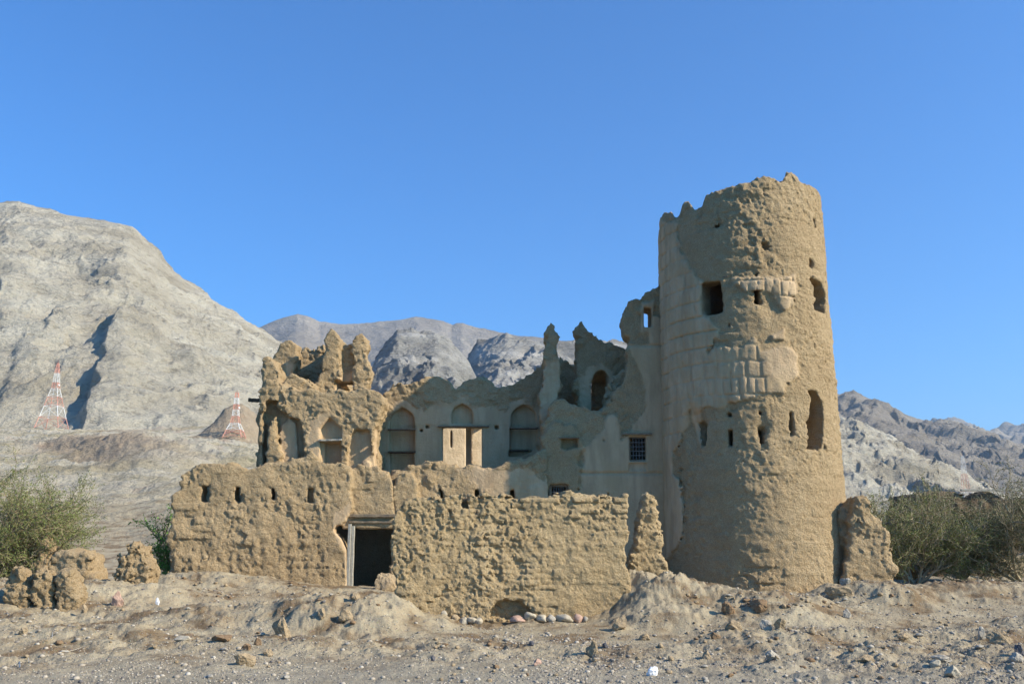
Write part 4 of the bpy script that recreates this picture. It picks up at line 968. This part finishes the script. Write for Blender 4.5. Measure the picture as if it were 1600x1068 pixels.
LEAF_L = leaf_mat('olive_leaves', (0.10, 0.135, 0.035), (0.22, 0.25, 0.08)); LEAF_R = leaf_mat('grey_green_leaves', (0.08, 0.10, 0.035), (0.17, 0.185, 0.08)); LEAF_G = leaf_mat('fresh_leaves', (0.12, 0.28, 0.04), (0.22, 0.42, 0.08))
def thorn(name, label, cat, base, limbs, leaf, wood, seed, dens=1.0, levels=3, ln=0.055, wd=0.012, parts=('trunk', 'crown'), child=9, droop=0.0, lf=1.0):
    """limbs: list of (start offset, direction, length, radius)"""
    rd = random.Random(seed); rs = np.random.default_rng(seed); thick, thin, LP, LD, LT = [], [], [], [], []
    def grow(p, d, L, r, lev):
        n = 6; q = p.copy(); d = d / np.linalg.norm(d); tone = rd.random()
        for i in range(n):
            d = d + rs.normal(scale=0.17 if lev else 0.12, size=3) + np.array([0, 0, (0.05 if lev < 2 else -droop)])
            d /= np.linalg.norm(d); q2 = q + d * L / n; ra = r * (1 - i / n * 0.75); rb = r * (1 - (i + 1) / n * 0.75)
            (thick if lev < 2 else thin).append((q, q2, ra, rb))
            if lev >= levels - 1:
                m = max(1, int(L / n / 0.02 * dens * lf))
                for _ in range(m):
                    t = rd.random(); LP.append(q + (q2 - q) * t); LD.append(d); LT.append(tone * 0.6 + 0.4 * rd.random())
            if lev < levels and i >= (1 if lev else 1):
                k = child if lev == 0 else (4 if lev == 1 else 3)
                for _ in range(int(k * (0.6 + 0.8 * rd.random()) / 2 * (1 if lev else 1)) + (1 if lev == 0 else 0)):
                    dd = d + rs.normal(scale=0.62, size=3) + np.array([0, 0, 0.12])
                    grow(q + (q2 - q) * rd.random(), dd, L * rd.uniform(0.32, 0.6), r * 0.45, lev + 1)
            q = q2
    base = np.array(base, float)
    for off, d, L, r in limbs: grow(base + np.array(off, float), np.array(d, float), L, r, 0)
    e = empty(name, tuple(base), label, cat)
    V, Q_ = tubes(thick, 5); link(parts[0], np_mesh(parts[0], V, Q_, None, base), wood, e, tuple(base))
    V, Q_ = tubes(thin, 3)
    cr = link(parts[1], np_mesh(parts[1], *leaf_all(LP, LD, LT, rs, ln, wd), base), leaf, e, tuple(base), False)
    tw = np_mesh('twigs', V, Q_, None, base); o = link('twigs', tw, wood, None, (0, 0, 0)); o.parent = cr
    print(name, len(thin), len(LP)); return e
def leaf_all(LP, LD, LT, rs, ln, wd):
    V, Q_ = leaf_quads(np.array(LP), np.array(LD), rs, ln, wd); return V, Q_, {'tone': np.repeat(np.array(LT), 4)}
def at(px, py, Y):
    x, z = PX(px, py, Y); return float(x), Y, float(z)
# bush at the left edge: long sprays reaching right
bx, by, bz = at(-112, 930, 27.5); bz = float(ground_z(bx, by))
thorn('thorn_bush', 'sprawling thorn bush with feathery olive sprays at the left edge', 'bush', (bx, by, bz),
      [((0, 0, 0.2), (0.9, 0.1, 0.75), 2.9, 0.05), ((0.2, 0, 0.2), (1, -0.1, 0.42), 3.3, 0.05), ((-.3, 0, 0.3), (0.35, 0, 1), 2.6, 0.05), ((0.3, 0.3, 0.1), (1, 0.2, 0.16), 3.1, 0.04), ((0.5, 0.2, 0.3), (1, 0.1, 0.6), 2.9, 0.04), ((-.6, .4, .2), (-0.4, 0.2, 1), 2.4, 0.05), ((0.9, 0.1, 0.2), (1, -0.1, 0.28), 2.7, 0.04), ((0.9, 0.6, 0.2), (0.6, 0.3, 0.45), 2.7, 0.04), ((-1, 0, .2), (-1, 0, .6), 2.8, .04)],
      LEAF_L, BRANCH, 3, 0.62, 3, 0.06, 0.009, child=9, droop=0.02)
gx, gy, gz = at(274, 880, 32.2); gz = float(ground_z(gx, gy))
thorn('green_shrub', 'bright green shrub peeping out behind the left end of the long wall', 'bush', (gx + 0.2, gy, gz),
      [((0, 0, 0), (-0.05, 0, 1), 1.9, 0.03), ((0, 0, 0), (-0.3, 0, 1), 1.3, 0.03), ((0, 0, 0.3), (-0.4, 0.3, 0.6), 0.8, 0.03), ((0, 0, 0.3), (0.6, 0.3, 0.6), 1.2, 0.03)], LEAF_G, BRANCH, 8, 0.5, 2, 0.09, 0.016, child=9)
# thorn trees at the right
for (px, Y, H, sp, sd_, lab, lm) in ((1432, 35.5, 2.75, 1.1, 21, 'grey green thorn tree with fine twigs directly right of the tower fragment', LEAF_G), (1505, 37.5, 2.7, 1.3, 22, 'dense grey green thorn tree in front of the dark ruined hut', LEAF_R), (1600, 36.0, 3.4, 1.3, 23, 'large tangled thorn tree cut by the right edge of the view', LEAF_R)):
    x_, _, _ = at(px, 930, Y); z_ = float(ground_z(x_, Y))
    L = []; rr = random.Random(sd_)
    for k in range(8):
        a = k * 0.785 + rr.uniform(-.3, .3); el = rr.uniform(0.45, 1.5) if k % 2 else rr.uniform(0.9, 2.2)
        L.append(((0.15 * math.cos(a), 0.15 * math.sin(a), 0.1), (math.cos(a) * sp, math.sin(a) * sp, el), H * rr.uniform(0.75, 0.98), 0.06))
    thorn('thorn_tree', lab, 'tree', (x_, Y, z_), L, LEAF_R if lm is LEAF_R else LEAF_L, BRANCH_G, sd_, 0.55, 3, 0.06, 0.010, child=8)

# dark ruined hut and walls behind the trees
def hut():
    Y = 44.0; q = [(1448, 980), (1449, 800), (1452, 772), (1466, 766), (1490, 767), (1500, 775), (1530, 770), (1560, 772), (1600, 778), (1640, 775), (1700, 780), (1705, 980)]
    x0, x1, z0, z1 = bounds(q, Y, 0.4); g = float(ground_z((x0 + x1) / 2, Y)); v = Vol(x0, x1, Y - 0.5, Y + 5.6, g - 0.5, z1, 0.09)
    v.add(q, Y, Y + 5, 0.12); hole = v.prism(poly([(1462, 1000), (1462, 770), (1692, 770), (1692, 1000)], Y), Y + 0.6, Y + 4.5, 0.05); v.cutd(hole)
    v.cut([(1480, 980), (1480, 850), (1512, 850), (1512, 980)], Y, Y - 1, Y + 1); v.cut([(1560, 870), (1560, 820), (1580, 820), (1580, 870)], Y, Y - 1, Y + 1)
    v.noise(mudnoise(0.10, 0.8, 0.07, 0.4, 0, 0.2, seed=171), 0.4)
    e = empty('ruined_hut', ((x0 + x1) / 2, Y, g), 'dark mud brick hut half hidden by the thorn trees at the right', 'hut')
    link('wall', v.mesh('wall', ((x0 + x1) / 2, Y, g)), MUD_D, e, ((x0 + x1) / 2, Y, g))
    xa, za = PX(1476, 849, Y); xb, _ = PX(1516, 849, Y); slab('lintel', ((xa + xb) / 2, Y + 0.1, za + 0.03), (xb - xa, 0.4, 0.1), 0, WOODD, e)
    xa, za = PX(1500, 769, Y); xb, _ = PX(1640, 769, Y); slab('roof_beam', ((xa + xb) / 2, Y - 0.1, za + 0.1), (xb - xa, 0.14, 0.1), 0, WOODG, e)
hut()
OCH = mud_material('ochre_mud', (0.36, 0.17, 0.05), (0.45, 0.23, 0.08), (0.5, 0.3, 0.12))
rubble_piece('wall_remnant', 'low ochre mud wall under the thorn tree beside the tower fragment', [([(1400, 980), (1402, 890), (1410, 878), (1424, 874), (1434, 886), (1440, 920), (1442, 980)], 39.0, 39.6)], 39.0, 0.06, 183, OCH)
rubble_piece('wall_remnant', 'low pinkish mud wall under the trees at the right edge', [([(1545, 980), (1548, 880), (1560, 862), (1590, 868), (1615, 860), (1650, 870), (1655, 980)], 40.5, 41.1)], 40.5, 0.06, 193, MUD_LIT)

# ------------------------------------------------------------------ red and white masts
RED = simple('faded_red_paint', (0.58, 0.29, 0.22), 0.6, 0.2, 0.5, 0); WHP = simple('white_paint', (0.66, 0.65, 0.62), 0.6, 0.08, 0.5, 0)
def mast(px, base, top, Y, prof, thick, label, bands):
    """prof: list of (height fraction, half width in metres)"""
    x_, z0 = PX(px, base, Y); _, z1 = PX(px, top, Y); x_ = float(x_); g = float(ground_z(x_, Y)); H = float(z1) - g
    e = empty('lattice_mast', (x_, Y, g), label, 'mast', 'red and white lattice masts on the hills')
    ph = [p[0] for p in prof]; pw = [p[1] for p in prof]
    for i in range(len(bands) - 1):
        a, b_ = bands[i], bands[i + 1]; wa, wb_ = np.interp(a, ph, pw), np.interp(b_, ph, pw); segs = []
        cor = [(-1, -1), (1, -1), (1, 1), (-1, 1)]
        for k, (cx, cy) in enumerate(cor):
            c2 = cor[(k + 1) % 4]; A0 = np.array([x_ + cx * wa, Y + cy * wa, g + a * H]); A1 = np.array([x_ + cx * wb_, Y + cy * wb_, g + b_ * H]); B0 = np.array([x_ + c2[0] * wa, Y + c2[1] * wa, g + a * H]); B1 = np.array([x_ + c2[0] * wb_, Y + c2[1] * wb_, g + b_ * H])
            t = thick * (0.6 + 0.4 * wa / pw[0]); segs.append((A0, A1, t, t)); segs.append((A1, B1, t * 0.5, t * 0.5))
            n = 1 if wa > 3 else 2
            for j in range(n):
                u0, u1 = j / n, (j + 1) / n; P0 = A0 + (A1 - A0) * u0; P1 = B0 + (B1 - B0) * u1; R0 = B0 + (B1 - B0) * u0; R1 = A0 + (A1 - A0) * u1
                segs.append((P0, P1, t * 0.42, t * 0.42)); segs.append((R0, R1, t * 0.42, t * 0.42))
            if i == 0 or wa > 3: segs.append((A0 + (A1 - A0) * .5, (B0 + B1) / 2 * .5 + (A0 + A1) / 4 , t * .4, t * .4)) if False else None
        V, Q_ = tubes(segs, 6); o = link('lattice_section', np_mesh('lattice_section', V, Q_, None, (x_, Y, g)), RED if i % 2 == 0 else WHP, e, (x_, Y, g), False)
        o['label'] = 'faded red lattice section' if i % 2 == 0 else 'white lattice section'
    V, Q_ = tubes([(np.array([x_, Y, g + H]), np.array([x_, Y, g + H * 1.05]), thick * .4, thick * .2)], 6); link('aerial', np_mesh('aerial', V, Q_, None, (x_, Y, g)), RED, e, (x_, Y, g))
    bm = bmesh.new(); bmesh.ops.create_cone(bm, cap_ends=True, segments=16, radius1=2.2 * thick, radius2=2.6 * thick, depth=1.5 * thick); me = bpy.data.meshes.new('dish'); bm.to_mesh(me); bm.free()
    o = link('dish', me, WHP, e, (x_ + np.interp(.62, ph, pw) + 1.2 * thick, Y - thick, g + H * .66)); o.rotation_euler = (math.pi / 2, 0, 0.4)
mast(80, 677, 567, 372, [(0, 4.6), (0.18, 3.5), (0.35, 2.5), (0.6, 1.3), (0.62, 1.0), (0.85, 0.7), (1, 0.25)], 0.16, 'taller red and white lattice mast at the left below the pale mountain', [0, .17, .34, .48, .61, .70, .84, 1])
mast(365, 705, 613, 180, [(0, 1.75), (0.18, 1.25), (0.36, 0.6), (0.6, 0.45), (1, 0.25)], 0.085, 'shorter red and white lattice mast nearer the left end of the fort', [0, .17, .32, .48, .62, .74, .88, 1])
mast(1509, 768, 712, 520, [(0, 4), (0.3, 2.4), (0.6, 1.4), (1, 0.5)], 0.12, 'faint distant lattice mast above the trees at the right', [0, .25, .5, .75, 1])

# ------------------------------------------------------------------ haze
def haze():
    bm = bmesh.new(); bmesh.ops.create_cube(bm, size=1)
    for v in bm.verts: v.co = Vector((v.co.x * 16200, 4200 + v.co.y * 9600, -60 + (v.co.z + 0.5) * 1160))
    me = bpy.data.meshes.new('haze'); bm.to_mesh(me); bm.free()
    m = bpy.data.materials.new('haze'); m.use_nodes = True; nt = m.node_tree; nt.nodes.clear()
    out = nt.nodes.new('ShaderNodeOutputMaterial'); pv = nt.nodes.new('ShaderNodeVolumePrincipled')
    pv.inputs['Color'].default_value = (0.62, 0.80, 1.0, 1); pv.inputs['Density'].default_value = HAZE; pv.inputs['Anisotropy'].default_value = 0.2
    nt.links.new(pv.outputs[0], out.inputs['Volume'])
    tag(link('haze', me, m, smooth=False), 'thin pale haze in the valley air', kind='stuff')
HAZE = 0.00008
haze()
